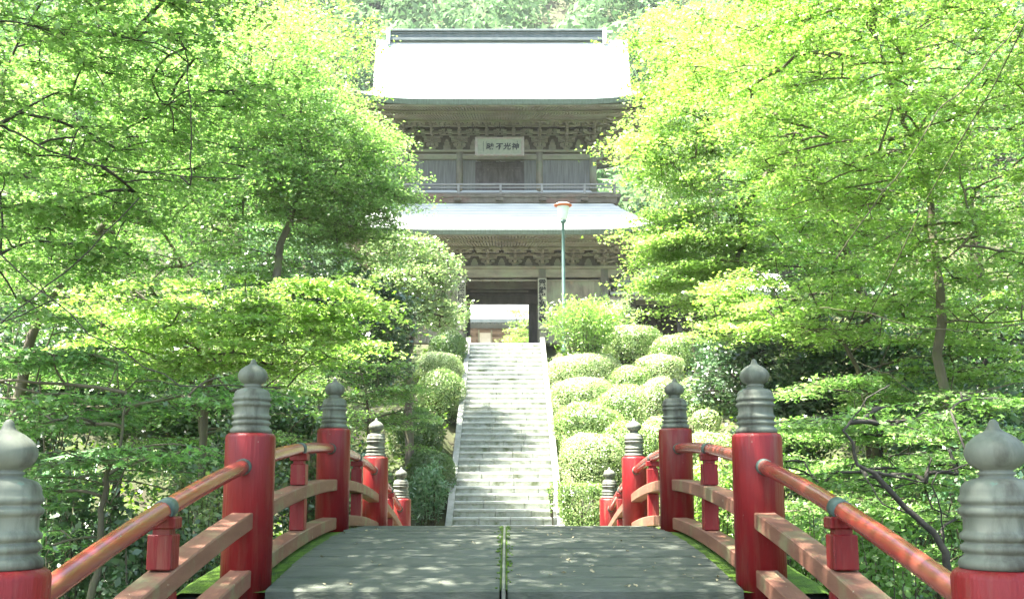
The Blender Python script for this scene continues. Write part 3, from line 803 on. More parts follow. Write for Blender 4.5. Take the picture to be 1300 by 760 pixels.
b.box((xm, RY, zrb + hr * .12), (rx1 - rx0, .52, .1), bev=.01)
b.box((xm, RY, (zrb + zrt) / 2), (rx1 - rx0, .34, hr * .8))
b.box((xm, RY, zrb + hr * .70), (rx1 - rx0, .42, .05), bev=.01)
b.box((xm, RY, zrb + hr * .92), (rx1 - rx0 + .25, .52, .09), bev=.02)
for pxx in (550, 631.5, 714): 
    x = GX(pxx, 45, RY)
    vs = [(x + .1 * math.cos(a), RY - .175, zrb + hr * .42 + .1 * math.sin(a)) for a in [i * math.pi / 8 for i in range(16)]]
    vs2 = [(v[0], RY - .215, v[2]) for v in vs]
    b.add(vs + vs2, [tuple(range(16, 32))] + [(i, (i + 1) % 16, 16 + (i + 1) % 16, 16 + i) for i in range(16)])
gchild(b, 'roof_ridge', M['ridge'])
for sx, x in ((-1, rx0), (1, rx1)):
    b = MB(); b.box((x + sx * .09, RY, (zrb + zrt) / 2 + .02), (.16, .6, hr * 1.12), bev=.02)
    b.box((x + sx * .09, RY - .3, zrb - .1), (.15, .2, .22), bev=.05); b.box((x + sx * .09, RY - .22, zrb + .05), (.13, .3, .16), bev=.02)
    b.box((x + sx * .30, RY, zrt - .02), (.3, .12, .05), bev=.01)
    gchild(b, 'ridge_end', M['ridge_pale'])

# writing
def text_mesh(s, name, size, m, parent, loc, rot=(math.pi / 2, 0, 0), shear=0., bold=.0, sx=1.):
    cu = bpy.data.curves.new(name, 'FONT'); cu.body = s; cu.size = size; cu.align_x = 'CENTER'; cu.align_y = 'CENTER'
    cu.extrude = .004; cu.offset = bold; cu.shear = shear; cu.resolution_u = 3
    o = bpy.data.objects.new(name, cu); COL.objects.link(o)
    dg = bpy.context.evaluated_depsgraph_get(); me = bpy.data.meshes.new_from_object(o.evaluated_get(dg))
    bpy.data.objects.remove(o)
    me.materials.clear(); me.materials.append(m)
    t = bpy.data.objects.new(name, me); COL.objects.link(t); t.parent = parent; t.location = loc; t.rotation_euler = rot; t.scale = (sx, 1, 1)
    return t
py_ = UW - 1.12
xa, xb = GX(603.5, 185, py_), GX(665, 185, py_); za, zb = GZ(198.5, py_), GZ(174, py_)
pq = bpy.data.objects.new('name_plaque', None); COL.objects.link(pq); pq.parent = gate
pc = Vector(((xa + xb) / 2, py_, (za + zb) / 2)); pw, ph = xb - xa, zb - za
pq.location = pc - Vector((0, GY, gz)); pq.rotation_euler = (R(-8), 0, 0)
b = MB(); b.box((0, 0, 0), (pw - .1, .03, ph - .1)); b.build('plaque_board', M['plaqueboard'], pq)
b = MB()
for sx in (-1, 1): b.box((sx * (pw / 2 - .03), -.01, 0), (.09, .08, ph + .03), bev=.015); b.box((sx * (pw / 2 - .085), -.018, 0), (.02, .03, ph - .12))
for sz in (-1, 1): b.box((0, -.008, sz * (ph / 2 - .025)), (pw - .06, .07, .06), bev=.015)
b.build('plaque_frame', M['plaqueframe'], pq)
for ch, pxx in zip('昧不光神', (622, 633.5, 643.5, 654)):
    t = text_mesh(ch, 'plaque_lettering', .29, M['ink'], pq, ((pxx - 634.2) * pw / 61.5, -.022, -.02), bold=.006, shear=.12)
b = MB(); rr = random.Random(3)
for xx, n in ((-.60, 14), (-.5, 11)):
    for k in range(n):
        z_ = ph * .26 - k * ph * .52 / 13
        b.box((xx + rr.uniform(-.004, .004), -.019, z_), (rr.uniform(.022, .034), .006, .008)); b.box((xx + rr.uniform(-.008, .008), -.0195, z_ - .008), (.006, .006, .018))
b.box((.66, -.019, ph * .27), (.03, .005, .035))
b.build('plaque_signature', M['ink'], pq)
for sgn, pxx, chars in ((-1, 585.5, '心巌巌敷録神'), (1, 688.5, '霊厳禅苑鎮護')):
    ys_ = GY - .2; x = GX(pxx, 380, ys_); zt_, zb_ = GZ(353, ys_), GZ(418, ys_)
    bd = MB(); bd.box((x, ys_, (zt_ + zb_) / 2), (.33, .035, zt_ - zb_), bev=.008)
    sg = gchild(bd, 'pillar_sign', M['signboard'])
    for k, ch in enumerate(chars):
        text_mesh(ch, 'sign_lettering', .27, M['ink'], sg, (x, ys_ - .021, zt_ - .2 - k * .275), bold=.004 if sgn < 0 else .012)

# small hall to the right of the gate
hall = empty('side_hall', (9.0, 39.5, gz), 'low dark timber hall with open front right of the gate behind shrubs', 'building')
def hchild(mb, name, m, root, loc):
    o = mb.build(name, m); o.parent = root; o.location = (-loc[0], -loc[1], -loc[2]); return o
hl = (9.0, 39.5, gz); hY = 38.4
he = GZ(374, hY - 1)
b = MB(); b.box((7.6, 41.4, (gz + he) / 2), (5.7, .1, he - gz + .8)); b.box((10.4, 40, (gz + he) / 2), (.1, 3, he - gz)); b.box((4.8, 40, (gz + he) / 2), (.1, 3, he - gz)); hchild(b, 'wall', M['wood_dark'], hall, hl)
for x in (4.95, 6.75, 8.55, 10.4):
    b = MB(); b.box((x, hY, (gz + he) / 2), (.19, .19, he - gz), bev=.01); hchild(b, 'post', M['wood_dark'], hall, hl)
b = MB(); b.box((7.6, hY, he - .12), (5.8, .16, .2), bev=.01); b.box((7.55, hY - .9, he + .02), (7.1, .1, .08)); hchild(b, 'beam', M['wood_h'], hall, hl)
b = MB()
for i in range(39): 
    x = 4.0 + i * .18; rot = Matrix.Rotation(R(20), 3, 'X'); b.box((x, hY - .3, he + .2), (.06, 1.7, .07), rot=rot)
hchild(b, 'rafters', M['wood_h'], hall, hl)
b = MB(); n = 10; vs = []
for i in range(n + 1):
    t = i / n; y = hY - 1.15 + 3.0 * t; z = he + .06 + 1.35 * t * (.55 + .45 * t); vs += [(3.9, y, z + .25 * (1 - t)), (11.2, y, z)]
for i in range(n + 1):
    t = 1 - i / n; y = hY + 1.85 + 3.0 * (1 - t); z = he + .06 + 1.35 * t * (.55 + .45 * t); vs += [(3.9, y, z + .25 * (1 - t)), (11.2, y, z)]
m_ = 2 * (n + 1)
fs = [(2 * i, 2 * i + 1, 2 * i + 3, 2 * i + 2) for i in range(m_ - 1)]
b.add(vs, fs); b.add([(v[0], v[1], v[2] - .09) for v in vs], fs)
b.box((7.55, hY - 1.15, he + .03), (7.2, .05, .12))
hchild(b, 'roof', M['roof'], hall, hl)

# main hall seen through the gate
mh = empty('main_hall', (0, 56, gz), 'faded timber hall with broad pale roof seen through the gate opening', 'building')
ml = (0, 56, gz); mY = 56.
me_ = GZ(409, mY - 1.5)
b = MB(); b.box((0, mY, (gz + me_) / 2), (11.6, .12, me_ - gz))
for i in range(7): b.box((-5.46 + i * 1.82, mY - .08, (gz + me_) / 2), (.2, .12, me_ - gz), bev=.01)
for z_ in (GZ(421, mY), GZ(429, mY), gz + .3): b.box((0, mY - .1, z_), (11.6, .12, .16), bev=.01)
hchild(b, 'wall', M['oldwall'], mh, ml)
b = MB(); xw = GX(616, 430, mY); b.box((xw, mY - .16, GZ(430, mY) - .15), (.62, .06, .95), bev=.01); wd_ = hchild(b, 'white_notice_board', M['plaster'], mh, ml)
b = MB()
for sx in (-1, 1): b.box((xw + sx * .36, mY - .17, GZ(430, mY) - .1), (.09, .09, 1.2), bev=.01)
b.build('board_frame', M['signboard'], wd_)
b = MB(); n = 12; vs = []
for i in range(n + 1):
    t = i / n; y = mY - 2.0 + 8 * t; z = me_ + .1 + 6.2 * t * (.6 + .4 * t); vs += [(-7 + 2 * t * t, y, z), (7 - 2 * t * t, y, z)]
for i in range(n + 1):
    t = 1 - i / n; y = mY + 6 + 8 * (1 - t); z = me_ + .1 + 6.2 * t * (.6 + .4 * t); vs += [(-7 + 2 * t * t, y, z), (7 - 2 * t * t, y, z)]
b.add(vs, [(2 * i, 2 * i + 1, 2 * i + 3, 2 * i + 2) for i in range(2 * n + 1)])
hchild(b, 'roof', M['roof'], mh, ml)
b = MB(); b.box((0, mY - 2.0, me_ + .02), (14, .1, .2))
b.box((0, mY - 1, me_ - .08), (13.6, 1.9, .06))
for i in range(56): b.box((-6.6 + i * .238, mY - 1.1, me_ - .12), (.09, 1.7, .08))
hchild(b, 'eave', M['ridge'], mh, ml)

# lamp post
lp = at(716, 380, 28.5); lx = at(715, 300, 32.3).x
lz0 = ground_z(lx, 32.3)
lamp = empty('lamp_post', (lx, 32.3, lz0 - .1), 'slim blue green lamp post with frosted glass globe under a rusty orange shade', 'street lamp')
zt_ = at(715, 258, 32.3).z - lz0 + .1; zg = at(715, 280, 32.3).z - lz0 + .1
b = MB(); b.lathe([(.09, 0), (.09, .25), (.06, .3), (.055, zg - 1.2), (.048, zg - .1), (.10, zg - .06), (.12, zg), (.05, zg + .02)], n=16); b.box((.09, 0, zg - .55), (.04, .04, .03)); b.build('pole', M['lampgreen'], lamp)
gh = zt_ - zg
b = MB(); b.lathe([(.11, zg), (.14, zg + gh * .1), (.17, zg + gh * .35), (.20, zg + gh * .7), (.215, zg + gh * .88), (.1, zg + gh * .9)], n=24); b.build('globe', M['lampglass'], lamp)
b = MB(); b.lathe([(.19, zg + gh * .78), (.30, zg + gh * .85), (.31, zg + gh * .88), (.2, zg + gh * .93)], n=28); b.build('lamp_shade', M['lamprim'], lamp)
b = MB(); b.lathe([(.30, zg + gh * .886), (.23, zg + gh * .96), (.12, zg + gh * 1.02), (.01, zg + gh * 1.04)], n=28); b.build('cap', M['lamptop'], lamp)

# ------------------------------------------------------------------ foliage
def star(nl=5):
    if nl == 5:
        pts = [(0, -.28)]
        angs = [-62, -22, 18 + 0, 0, 0]
        lob = [(-150, .52), (-105, .30), (-65, .85), (-35, .36), (0, 1.0), (35, .36), (65, .85), (105, .30), (150, .52)]
        return np.array([(0.0, -.12)] + [(math.sin(R(a)) * r * .62, math.cos(R(a)) * r * .62) for a, r in lob])
    if nl == 3:
        lob = [(-120, .62), (-70, .42), (-38, .85), (0, .98), (38, .85), (70, .42), (120, .62)]
        lob = [(-100, .72), (-45, .34), (0, 1.0), (45, .34), (100, .72), (180, .3)]
        return np.array([(math.sin(R(a)) * r * .62, math.cos(R(a)) * r * .62) for a, r in lob])
    if nl == 2: return np.array([(0, -.5), (.30, -.05), (0, .5), (-.30, -.05)])
    if nl == 1: return np.array([(0, -.5), (.13, -.05), (0, .5), (-.13, -.05)])
def leaves_mesh(name, C, N, H, S, shape, m, parent=None, bend=.18, loc=(0, 0, 0)):
    C = np.asarray(C, float); N = np.asarray(N, float); n = len(C)
    T = star(shape); k = len(T)
    N /= np.linalg.norm(N, axis=1)[:, None] + 1e-9
    U = np.cross(N, H); U /= np.linalg.norm(U, axis=1)[:, None] + 1e-9
    V = np.cross(U, N) * -1.0
    V = np.cross(N, U)
    zc = -bend * (np.abs(T[:, 0]) ** 1.0 + .6 * (T[:, 1] ** 2))
    S = np.asarray(S)[:, None, None]
    P = C[:, None, :] + S * (T[None, :, 0, None] * U[:, None, :] + T[None, :, 1, None] * V[:, None, :] + zc[None, :, None] * N[:, None, :])
    P = P.reshape(-1, 3) - np.array(loc)
    me = bpy.data.meshes.new(name); me.vertices.add(n * k); me.vertices.foreach_set('co', P.astype(np.float32).ravel())
    me.loops.add(n * k); me.loops.foreach_set('vertex_index', np.arange(n * k, dtype=np.int32))
    me.polygons.add(n); me.polygons.foreach_set('loop_start', np.arange(0, n * k, k, dtype=np.int32)); me.polygons.foreach_set('loop_total', np.full(n, k, np.int32))
    me.update(calc_edges=True); me.materials.append(m)
    o = bpy.data.objects.new(name, me); COL.objects.link(o)
    if parent: o.parent = parent
    return o

def make_tree(name, label, cat, base, trunk, regions, leafm, barkm, leaf=.065, shape=3, sr=.55, per=90, seed=1, limbs=(), r0=.12, group=None, tilt=.75, droop=.35, layer=.0, flat=.12, twig=.006, bare=()):
    """trunk: polyline; regions: (centre, radii, number of sprays); sprays are flat fans of leaves on twigs, joined to the nearest limb"""
    rs = np.random.RandomState(seed); rr = random.Random(seed)
    if 'maple' in name: per = int(per * 1.35); sr *= 1.12; layer = layer or .5; r0 *= .75
    root = empty(name, base, label, cat, group)
    B = Vector(base)
    nodes = []; parent = []; fixed = []
    def add_chain(pts, start, nseg=5, wob=.06):
        idx = []; prev = start
        for a, b_ in zip(pts[:-1], pts[1:]):
            a = Vector(a); b_ = Vector(b_); l = (b_ - a).length
            for q in range(1, nseg + 1):
                p_ = a.lerp(b_, q / nseg) + Vector((rr.gauss(0, 1), rr.gauss(0, 1), rr.gauss(0, 1))) * l * wob / nseg * (0 if q == nseg and False else 1)
                nodes.append(p_); parent.append(prev); prev = len(nodes) - 1; idx.append(prev)
        return idx
    nodes.append(Vector(trunk[0])); parent.append(-1)
    chains = [[0] + add_chain(trunk, 0)]
    for lb in limbs:
        p0 = Vector(lb[0]); j = min(range(len(nodes)), key=lambda i: (nodes[i] - p0).length)
        if (nodes[j] - p0).length > .05: lb = [nodes[j]] + list(lb)
        chains.append([j] + add_chain(lb, j))
    minr = {}
    sprays = []
    for cen, rad, n in regions:
        for _ in range(n):
            while True:
                q = rs.uniform(-1, 1, 3)
                d = np.linalg.norm(q)
                if d <= 1 and rs.rand() < .25 + .75 * d: break
            p_ = Vector((cen[0] + q[0] * rad[0], cen[1] + q[1] * rad[1], cen[2] + q[2] * rad[2]))
            if layer: p_.z = (round(p_.z / layer + .6 * noise.noise(p_ * .5)) - .6 * noise.noise(p_ * .5)) * layer + rr.gauss(0, layer * .13)
            sprays.append(p_)
    top = Vector(trunk[-1]); 
    sprays.sort(key=lambda p_: (p_ - top).length)
    NA = np.zeros((len(nodes) + len(sprays) * 4 + 10, 3)); cnt = len(nodes)
    for i, v in enumerate(nodes): NA[i] = v
    ntrunk = len(chains[0])
    ends = []
    for p_ in sprays:
        P = np.array(p_); d = np.linalg.norm(NA[:cnt] - P, axis=1) + 1.3 * np.maximum(0, NA[:cnt, 2] - P[2]) + np.where(np.arange(cnt) < ntrunk * .35, 1.5, 0)
        j = int(np.argmin(d)); a = Vector(NA[j]); l = (p_ - a).length
        ch = [j]; prev = j
        mid = a.lerp(p_, .5) + Vector((rr.gauss(0, .08), rr.gauss(0, .08), .10 + rr.gauss(0, .05))) * l
        for t in (.33, .66, 1.0):
            w_ = a * (1 - t) ** 2 + mid * 2 * t * (1 - t) + p_ * t * t
            nodes.append(w_); parent.append(prev); NA[cnt] = w_; prev = cnt; cnt += 1; ch.append(prev)
        chains.append(ch); ends.append((prev, (p_ - a).normalized() if l > .01 else Vector((1, 0, 0))))
    # radii: pipe model
    acc = [0.0] * len(nodes); kids = [0] * len(nodes)
    rad = [0.0] * len(nodes)
    for i in range(len(nodes) - 1, -1, -1):
        rad[i] = max(twig * 1.3, acc[i] ** (1 / 2.4)) if acc[i] > 0 else twig * 1.3
        if parent[i] >= 0: acc[parent[i]] += rad[i] ** 2.4
    sc_ = r0 / max(rad[0], 1e-6)
    rad = [max(twig, r * (sc_ if sc_ < 1 else 1 + (sc_ - 1) * clamp((r / rad[0]), 0, 1))) for r in rad]
    tb = MB()
    for ci, ch in enumerate(chains):
        pts = [nodes[i] for i in ch]; rd = [rad[i] for i in ch]
        if ci > 0: rd[0] = min(rd[0], rd[1] * 1.25)
        if ci <= len(limbs): rd = [max(twig, (.62 if ci else 1) * q_ * (1 - .72 * (k_ / (len(rd) - 1)) ** 1.3)) for k_, q_ in enumerate(rd)]
        tb.tube(pts, rd, 8 if ci <= len(limbs) else 4)
    # sprays
    C = []; N = []; H = []; S = []
    for (ei, dr) in ends:
        c0 = nodes[ei]; dh = Vector((dr.x, dr.y, 0))
        if dh.length < .2: dh = Vector((rr.uniform(-1, 1), rr.uniform(-1, 1), 0))
        dh.normalize(); sz = sr * rr.uniform(.65, 1.3)
        sidev = Vector((-dh.y, dh.x, 0)); slope = rr.uniform(-.25, .12)
        nt_ = 6
        for q in range(nt_):
            an = R(-68 + 136 * q / (nt_ - 1) + rr.uniform(-12, 12)); ln = sz * (1.25 - .35 * abs(q - 2) / 2) * rr.uniform(.8, 1.15)
            d2 = dh * math.cos(an) + sidev * math.sin(an)
            pe = c0 + d2 * ln + Vector((0, 0, slope * ln - droop * ln * ln * .5))
            pm = c0 + d2 * ln * .5 + Vector((rr.gauss(0, .02), rr.gauss(0, .02), slope * ln * .5))
            tb.tube([c0, pm, pe], [twig * .8, twig * .5, twig * .25], 3)
            k = max(3, int(per / nt_))
            t = rs.rand(k) ** .75
            base_ = (1 - t)[:, None] ** 2 * np.array(c0) + (2 * t * (1 - t))[:, None] * np.array(pm) + (t ** 2)[:, None] * np.array(pe)
            off = rs.normal(0, 1, (k, 3)) * np.array([.15 * sz, .15 * sz, flat * sz * .6]); off[:, 2] -= droop * .5 * (off[:, 0] ** 2 + off[:, 1] ** 2) / max(sz, .1)
            C.append(base_ + off)
            nn = rs.normal(0, 1, (k, 3)) * tilt * .6 + np.array([0, 0, 1.0]); N.append(nn)
            H.append(np.array(d2)[None, :] + rs.normal(0, .6, (k, 3)))
            S.append(leaf * (.5 + .85 * rs.rand(k) ** .8))
    to = tb.build('trunk', barkm, root, loc=None); to.location = -B
    co = leaves_mesh('crown', np.concatenate(C), np.concatenate(N), np.concatenate(H), np.concatenate(S), shape, leafm, root)
    co.location = -B
    return root

def G(px, Y, dz=0.):
    """ground point under a photo column"""
    x = at(px, 500, Y).x; return (x, Y, ground_z(x, Y) - .15 + dz)
def reg(px, py, Y, rpx, rpy, rY, n):
    c = at(px, py, Y); k = mpp(Y); return ((c.x, c.y, c.z), (rpx * k, rY, rpy * k), n)
def pl(*pts): return [tuple(at(*q)) for q in pts]
MT = 'maple tree'; gL = 'maples on the left bank'; gR = 'maples on the right bank'

# left bank
b_ = G(-60, 10.5)
make_tree('maple_tree', 'big fresh green maple filling the upper left with dark bare foreground branches', MT, b_, [b_] + pl((-70, 480, 10.5), (-40, 250, 10), (20, 60, 9.5), (120, -120, 9)),
          [reg(110, 110, 9.2, 225, 170, 1.8, 155), reg(40, 300, 9.2, 120, 90, 1.2, 38)], L['maple'], M['bark_dark'], .068, 5, .46, 105, 11,
          limbs=[pl((-40, 330, 9.5), (0, 325, 8.6), (110, 420, 8.2), (230, 490, 8.2), (360, 492, 8.3)), pl((-40, 140, 9), (0, 157, 8.5), (60, 190, 8.3), (130, 212, 8.3), (300, 228, 8.4)), pl((242, 236, 8.3), (243, 150, 8.2), (235, 62, 8.2)), pl((0, 410, 8), (100, 330, 8), (180, 250, 8.2))], r0=.055, group=gL)
b_ = G(40, 14)
make_tree('maple_tree', 'maple with pale leaning trunk clump at the far left edge', MT, b_, [b_] + pl((25, 470, 14), (48, 400, 14), (120, 300, 14), (200, 180, 14)),
          [reg(140, 190, 14.5, 130, 130, 2.2, 160), reg(110, 340, 14, 150, 70, 1.6, 90)], L['maple'], M['bark_pale'], .07, 5, .52, 95, 12,
          limbs=[[tuple(Vector(b_) + Vector((.25, 0, 0)))] + pl((48, 470, 14), (75, 400, 14), (90, 340, 14)), [tuple(Vector(b_) + Vector((-.2, .1, 0)))] + pl((8, 470, 14.2), (30, 400, 14.2), (20, 330, 14))], r0=.13, group=gL)
b_ = G(330, 18.6)
make_tree('maple_tree', 'deep green layered maple left of the gate reaching over its eave corner', MT, b_, [b_] + pl((335, 470, 18), (350, 330, 19.8), (385, 230, 20.5), (400, 120, 20)),
          [reg(405, 210, 20.5, 85, 85, 2, 140), reg(325, 120, 19, 100, 110, 2, 120), reg(365, 150, 19, 60, 60, 1.5, 40), reg(280, 200, 19.5, 110, 90, 1.5, 110), reg(440, 275, 20.8, 66, 60, 1.2, 90), reg(468, 185, 20.5, 38, 50, 1, 40), reg(480, 250, 21, 36, 40, .9, 30), reg(330, 270, 20, 130, 90, 1.4, 100)], L['maple'], M['bark'], .075, 3, .6, 100, 13, r0=.15, group=gL)
b_ = G(250, 12.5)
make_tree('maple_tree', 'low yellow green maple with spreading tiers behind the near left railing', MT, b_, [b_] + pl((255, 520, 12.5), (270, 470, 12.6), (300, 430, 12.8)),
          [reg(320, 425, 12, 150, 62, 1.2, 120), reg(200, 420, 12, 90, 50, 1.3, 35), reg(400, 385, 11.6, 70, 35, .5, 30)], L['maple_yellow'], M['bark'], .068, 5, .46, 105, 14, r0=.08, group=gL, flat=.07, layer=.3)
b_ = G(140, 8.6)
make_tree('maple_tree', 'slender mossy trunked maple with small deep green tiers at lower left', MT, b_, [b_] + pl((122, 740, 8.6), (128, 680, 8.6), (135, 600, 8.6), (152, 570, 8.6), (160, 500, 8.8)),
          [reg(170, 545, 9.2, 170, 75, 1.3, 62), reg(80, 480, 10, 130, 60, 1.3, 45), reg(40, 640, 8.8, 90, 40, .8, 14)], L['maple_deep'], M['bark_pale'], .066, 5, .36, 75, 15,
          limbs=[pl((140, 640, 8.6), (160, 590, 8.6), (170, 560, 8.6)), pl((-20, 480, 9.5), (40, 497, 9.3), (110, 508, 9.2), (138, 490, 9.2), (150, 462, 9.2)), pl((110, 508, 9.2), (150, 503, 9.2), (176, 480, 9.2))], r0=.05, group=gL, flat=.07)
b_ = G(250, 15.5)
make_tree('maple_tree', 'shaded maple with thin pale twigs behind the second left post', MT, b_, [b_] + pl((260, 560, 15.5), (245, 500, 15.5), (250, 450, 15.6)),
          [reg(280, 520, 15.6, 130, 62, 1.4, 75), reg(170, 470, 15, 150, 50, 1.2, 55)], L['maple'], M['bark_pale'], .07, 3, .5, 85, 16, r0=.07, group=gL, flat=.08)
b_ = G(470, 19.5)
make_tree('maple_tree', 'small bright maple between the third left post and the stairs', MT, b_, [b_] + pl((470, 560, 19.5), (465, 500, 19.5), (455, 460, 19.6)),
          [reg(440, 480, 19.6, 70, 55, 1.2, 60), reg(500, 520, 20, 45, 38, .9, 32), reg(395, 530, 18.5, 60, 40, 1.0, 26)], L['maple'], M['bark'], .07, 3, .42, 95, 17, r0=.06, group=gL, flat=.08)
b_ = G(520, 25)
make_tree('evergreen_tree', 'pale glossy leaved evergreen left of the stair head touching the pillar', 'evergreen tree', b_, [b_] + pl((520, 470, 25), (525, 400, 25)),
          [reg(528, 345, 25.5, 52, 45, 1.1, 110), reg(495, 385, 25, 52, 48, 1.1, 110), reg(562, 398, 27, 30, 20, .6, 34), reg(505, 320, 25.3, 40, 30, 1, 40)], L['pale'], M['bark'], .085, 2, .36, 75, 18, r0=.12, tilt=1.3, flat=.4)
b_ = G(400, 22)
make_tree('evergreen_tree', 'dark glossy evergreen in the shade below the deep green maple', 'evergreen tree', b_, [b_] + pl((410, 480, 22), (420, 400, 22)),
          [reg(430, 400, 22.5, 90, 60, 1.2, 170), reg(465, 450, 23.5, 50, 40, 1, 70), reg(340, 380, 22.5, 80, 50, 1.2, 90)], L['glossy'], M['bark_dark'], .10, 2, .42, 75, 19, r0=.14, tilt=1.3, flat=.4)
b_ = G(300, 27)
make_tree('broadleaf_tree', 'tall pale yellow green tree behind the left maples under the hill', 'tree', b_, [b_] + pl((300, 300, 27), (310, 100, 27), (330, 0, 27)),
          [reg(400, 45, 29, 80, 50, 2.2, 55), reg(250, 60, 27, 160, 110, 2.2, 170), reg(450, 100, 31, 45, 35, 1.5, 14)], L['maple_yellow'], M['bark_pale'], .10, 2, .75, 80, 20, r0=.2, tilt=1.1, flat=.3)
b_ = G(60, 24)
make_tree('broadleaf_tree', 'deep green tree filling the gaps behind the far left maples', 'tree', b_, [b_] + pl((60, 300, 24), (80, 100, 24)),
          [reg(60, 130, 24, 170, 190, 2, 230), reg(250, 300, 24, 130, 110, 2, 130)], L['maple_deep'], M['bark'], .10, 2, .75, 80, 21, r0=.2, tilt=1.1, flat=.3)
# right bank
b_ = G(1200, 13)
make_tree('maple_tree', 'big bright maple with upright pale trunk filling the upper right', MT, b_, [b_] + pl((1195, 430, 13), (1190, 330, 13), (1175, 230, 13), (1130, 100, 12.5), (1080, -60, 12)),
          [reg(1130, 130, 12.5, 220, 180, 2.3, 290), reg(1230, 330, 12.5, 110, 80, 1.4, 50), reg(1130, -300, 9, 420, 150, 4, 170), reg(980, 40, 14, 130, 90, 1.6, 70)], L['maple_yellow'], M['bark_pale'], .068, 5, .48, 105, 31,
          limbs=[pl((1330, 405, 11.5), (1290, 413, 11.4), (1230, 420, 11.3), (1160, 415, 11.3), (1090, 395, 11.4), (1040, 390, 11.6)), pl((1310, 10, 8.5), (1230, 110, 8.4), (1190, 140, 8.4), (1150, 210, 8.5), (1080, 300, 8.7), (1060, 330, 8.8)), pl((1240, 300, 12), (1220, 230, 12), (1215, 200, 12), (1240, 150, 12))], r0=.10, group=gR)
b_ = G(1080, 17.6)
make_tree('maple_tree', 'light green maple whose tiers hang in front of the gate roof corner', MT, b_, [b_] + pl((1110, 420, 17.5), (1080, 330, 17.5), (1040, 230, 17.3), (960, 120, 17)),
          [reg(950, 150, 17.3, 140, 130, 2, 210), reg(845, 190, 17.5, 62, 40, 1, 34), reg(890, 325, 17.6, 80, 50, 1.2, 80), reg(845, 290, 17.6, 48, 34, 1, 30), reg(870, 365, 18, 60, 22, 1, 34), reg(1000, 320, 17.5, 120, 70, 1.5, 90), reg(850, 70, 18, 60, 50, 1.2, 34)], L['maple_yellow'], M['bark'], .075, 3, .52, 105, 32, r0=.14, group=gR)
b_ = G(1120, 15.3)
make_tree('maple_tree', 'spreading maple with long low horizontal limbs at the right edge', MT, b_, [b_] + pl((1110, 520, 15), (1080, 450, 15), (1050, 400, 15)),
          [reg(1090, 400, 15, 200, 42, 1.6, 125), reg(950, 385, 16, 70, 36, 1, 30), reg(1200, 480, 14, 120, 45, 1.2, 50)], L['maple_yellow'], M['bark'], .07, 5, .48, 100, 33, r0=.09, group=gR, flat=.07, layer=.35,
          limbs=[pl((1290, 487, 12), (1230, 500, 12), (1190, 520, 12), (1130, 475, 12.5), (1090, 460, 13))])
b_ = G(1205, 8.2, .3)
make_tree('maple_tree', 'small maple with a dark crooked forked stem right of the second right post', MT, b_, [b_] + pl((1205, 735, 8), (1200, 700, 8), (1185, 675, 8), (1150, 645, 8), (1110, 600, 8), (1088, 590, 8), (1082, 560, 8), (1070, 546, 8), (1092, 520, 8.1), (1100, 505, 8.1), (1130, 488, 8.2)),
          [reg(1150, 560, 9, 140, 55, 1.0, 52), reg(1050, 570, 9.5, 60, 40, .8, 18), reg(1240, 620, 9, 70, 60, .8, 20)], L['maple'], M['bark_dark'], .062, 5, .32, 70, 34, r0=.045, group=gR, flat=.06,
          limbs=[pl((1199, 692, 8), (1193, 640, 7.9), (1183, 615, 7.9), (1190, 600, 7.9), (1212, 595, 7.9), (1232, 587, 7.9)), pl((1110, 600, 8), (1140, 605, 8.2), (1175, 612, 8.3)), pl((1165, 656, 8), (1120, 640, 8), (1090, 590, 8.4))])
b_ = G(1080, 13.4)
make_tree('maple_tree', 'bright feathery maple filling the bank behind the near right railing', MT, b_, [b_] + pl((1080, 620, 13), (1085, 560, 13), (1100, 520, 13)),
          [reg(1110, 560, 13, 150, 70, 1.6, 120), reg(1060, 650, 12, 110, 50, 1.2, 50), reg(1180, 660, 11.5, 110, 60, 1.2, 60)], L['maple'], M['bark'], .066, 3, .44, 100, 35, r0=.07, group=gR, flat=.09)
b_ = G(1020, 19)
make_tree('evergreen_tree', 'dark evergreen in deep shade behind the second right post', 'evergreen tree', b_, [b_] + pl((1010, 520, 19), (1000, 450, 19)),
          [reg(990, 450, 19.5, 75, 60, 1.2, 120), reg(930, 480, 21, 45, 40, 1, 60), reg(1060, 400, 20, 80, 50, 1.2, 80)], L['glossy'], M['bark_dark'], .10, 2, .42, 70, 36, r0=.12, tilt=1.3, flat=.4)
b_ = G(1240, 21)
make_tree('broadleaf_tree', 'deep green tree behind the trunk of the big right maple', 'tree', b_, [b_] + pl((1240, 300, 21), (1220, 100, 21)),
          [reg(1220, 240, 21, 150, 200, 2, 230), reg(1060, 230, 22, 120, 120, 2, 150), reg(1240, 450, 19, 110, 60, 1.5, 60)], L['maple_deep'], M['bark'], .10, 2, .72, 80, 37, r0=.2, tilt=1.1, flat=.3)
b_ = G(930, 30)
make_tree('broadleaf_tree', 'pale leaved tree beside the right corner of the gate roof', 'tree', b_, [b_] + pl((930, 350, 30), (900, 250, 30)),
          [reg(870, 235, 31, 55, 60, 1.5, 70), reg(930, 130, 31, 90, 110, 2, 130), reg(900, 330, 29, 60, 50, 1.4, 50)], L['pale'], M['bark_pale'], .10, 2, .62, 80, 38, r0=.17, tilt=1.2, flat=.35)
b_ = G(885, 30)
make_tree('maple_tree', 'young maple with thin pale trunk before the dark side hall', MT, b_, [b_] + pl((877, 400, 30), (880, 370, 30), (890, 340, 30)),
          [reg(900, 360, 30, 50, 18, 1.0, 26)], L['maple_yellow'], M['bark_pale'], .075, 3, .5, 90, 39, r0=.07, group=gR, flat=.07)
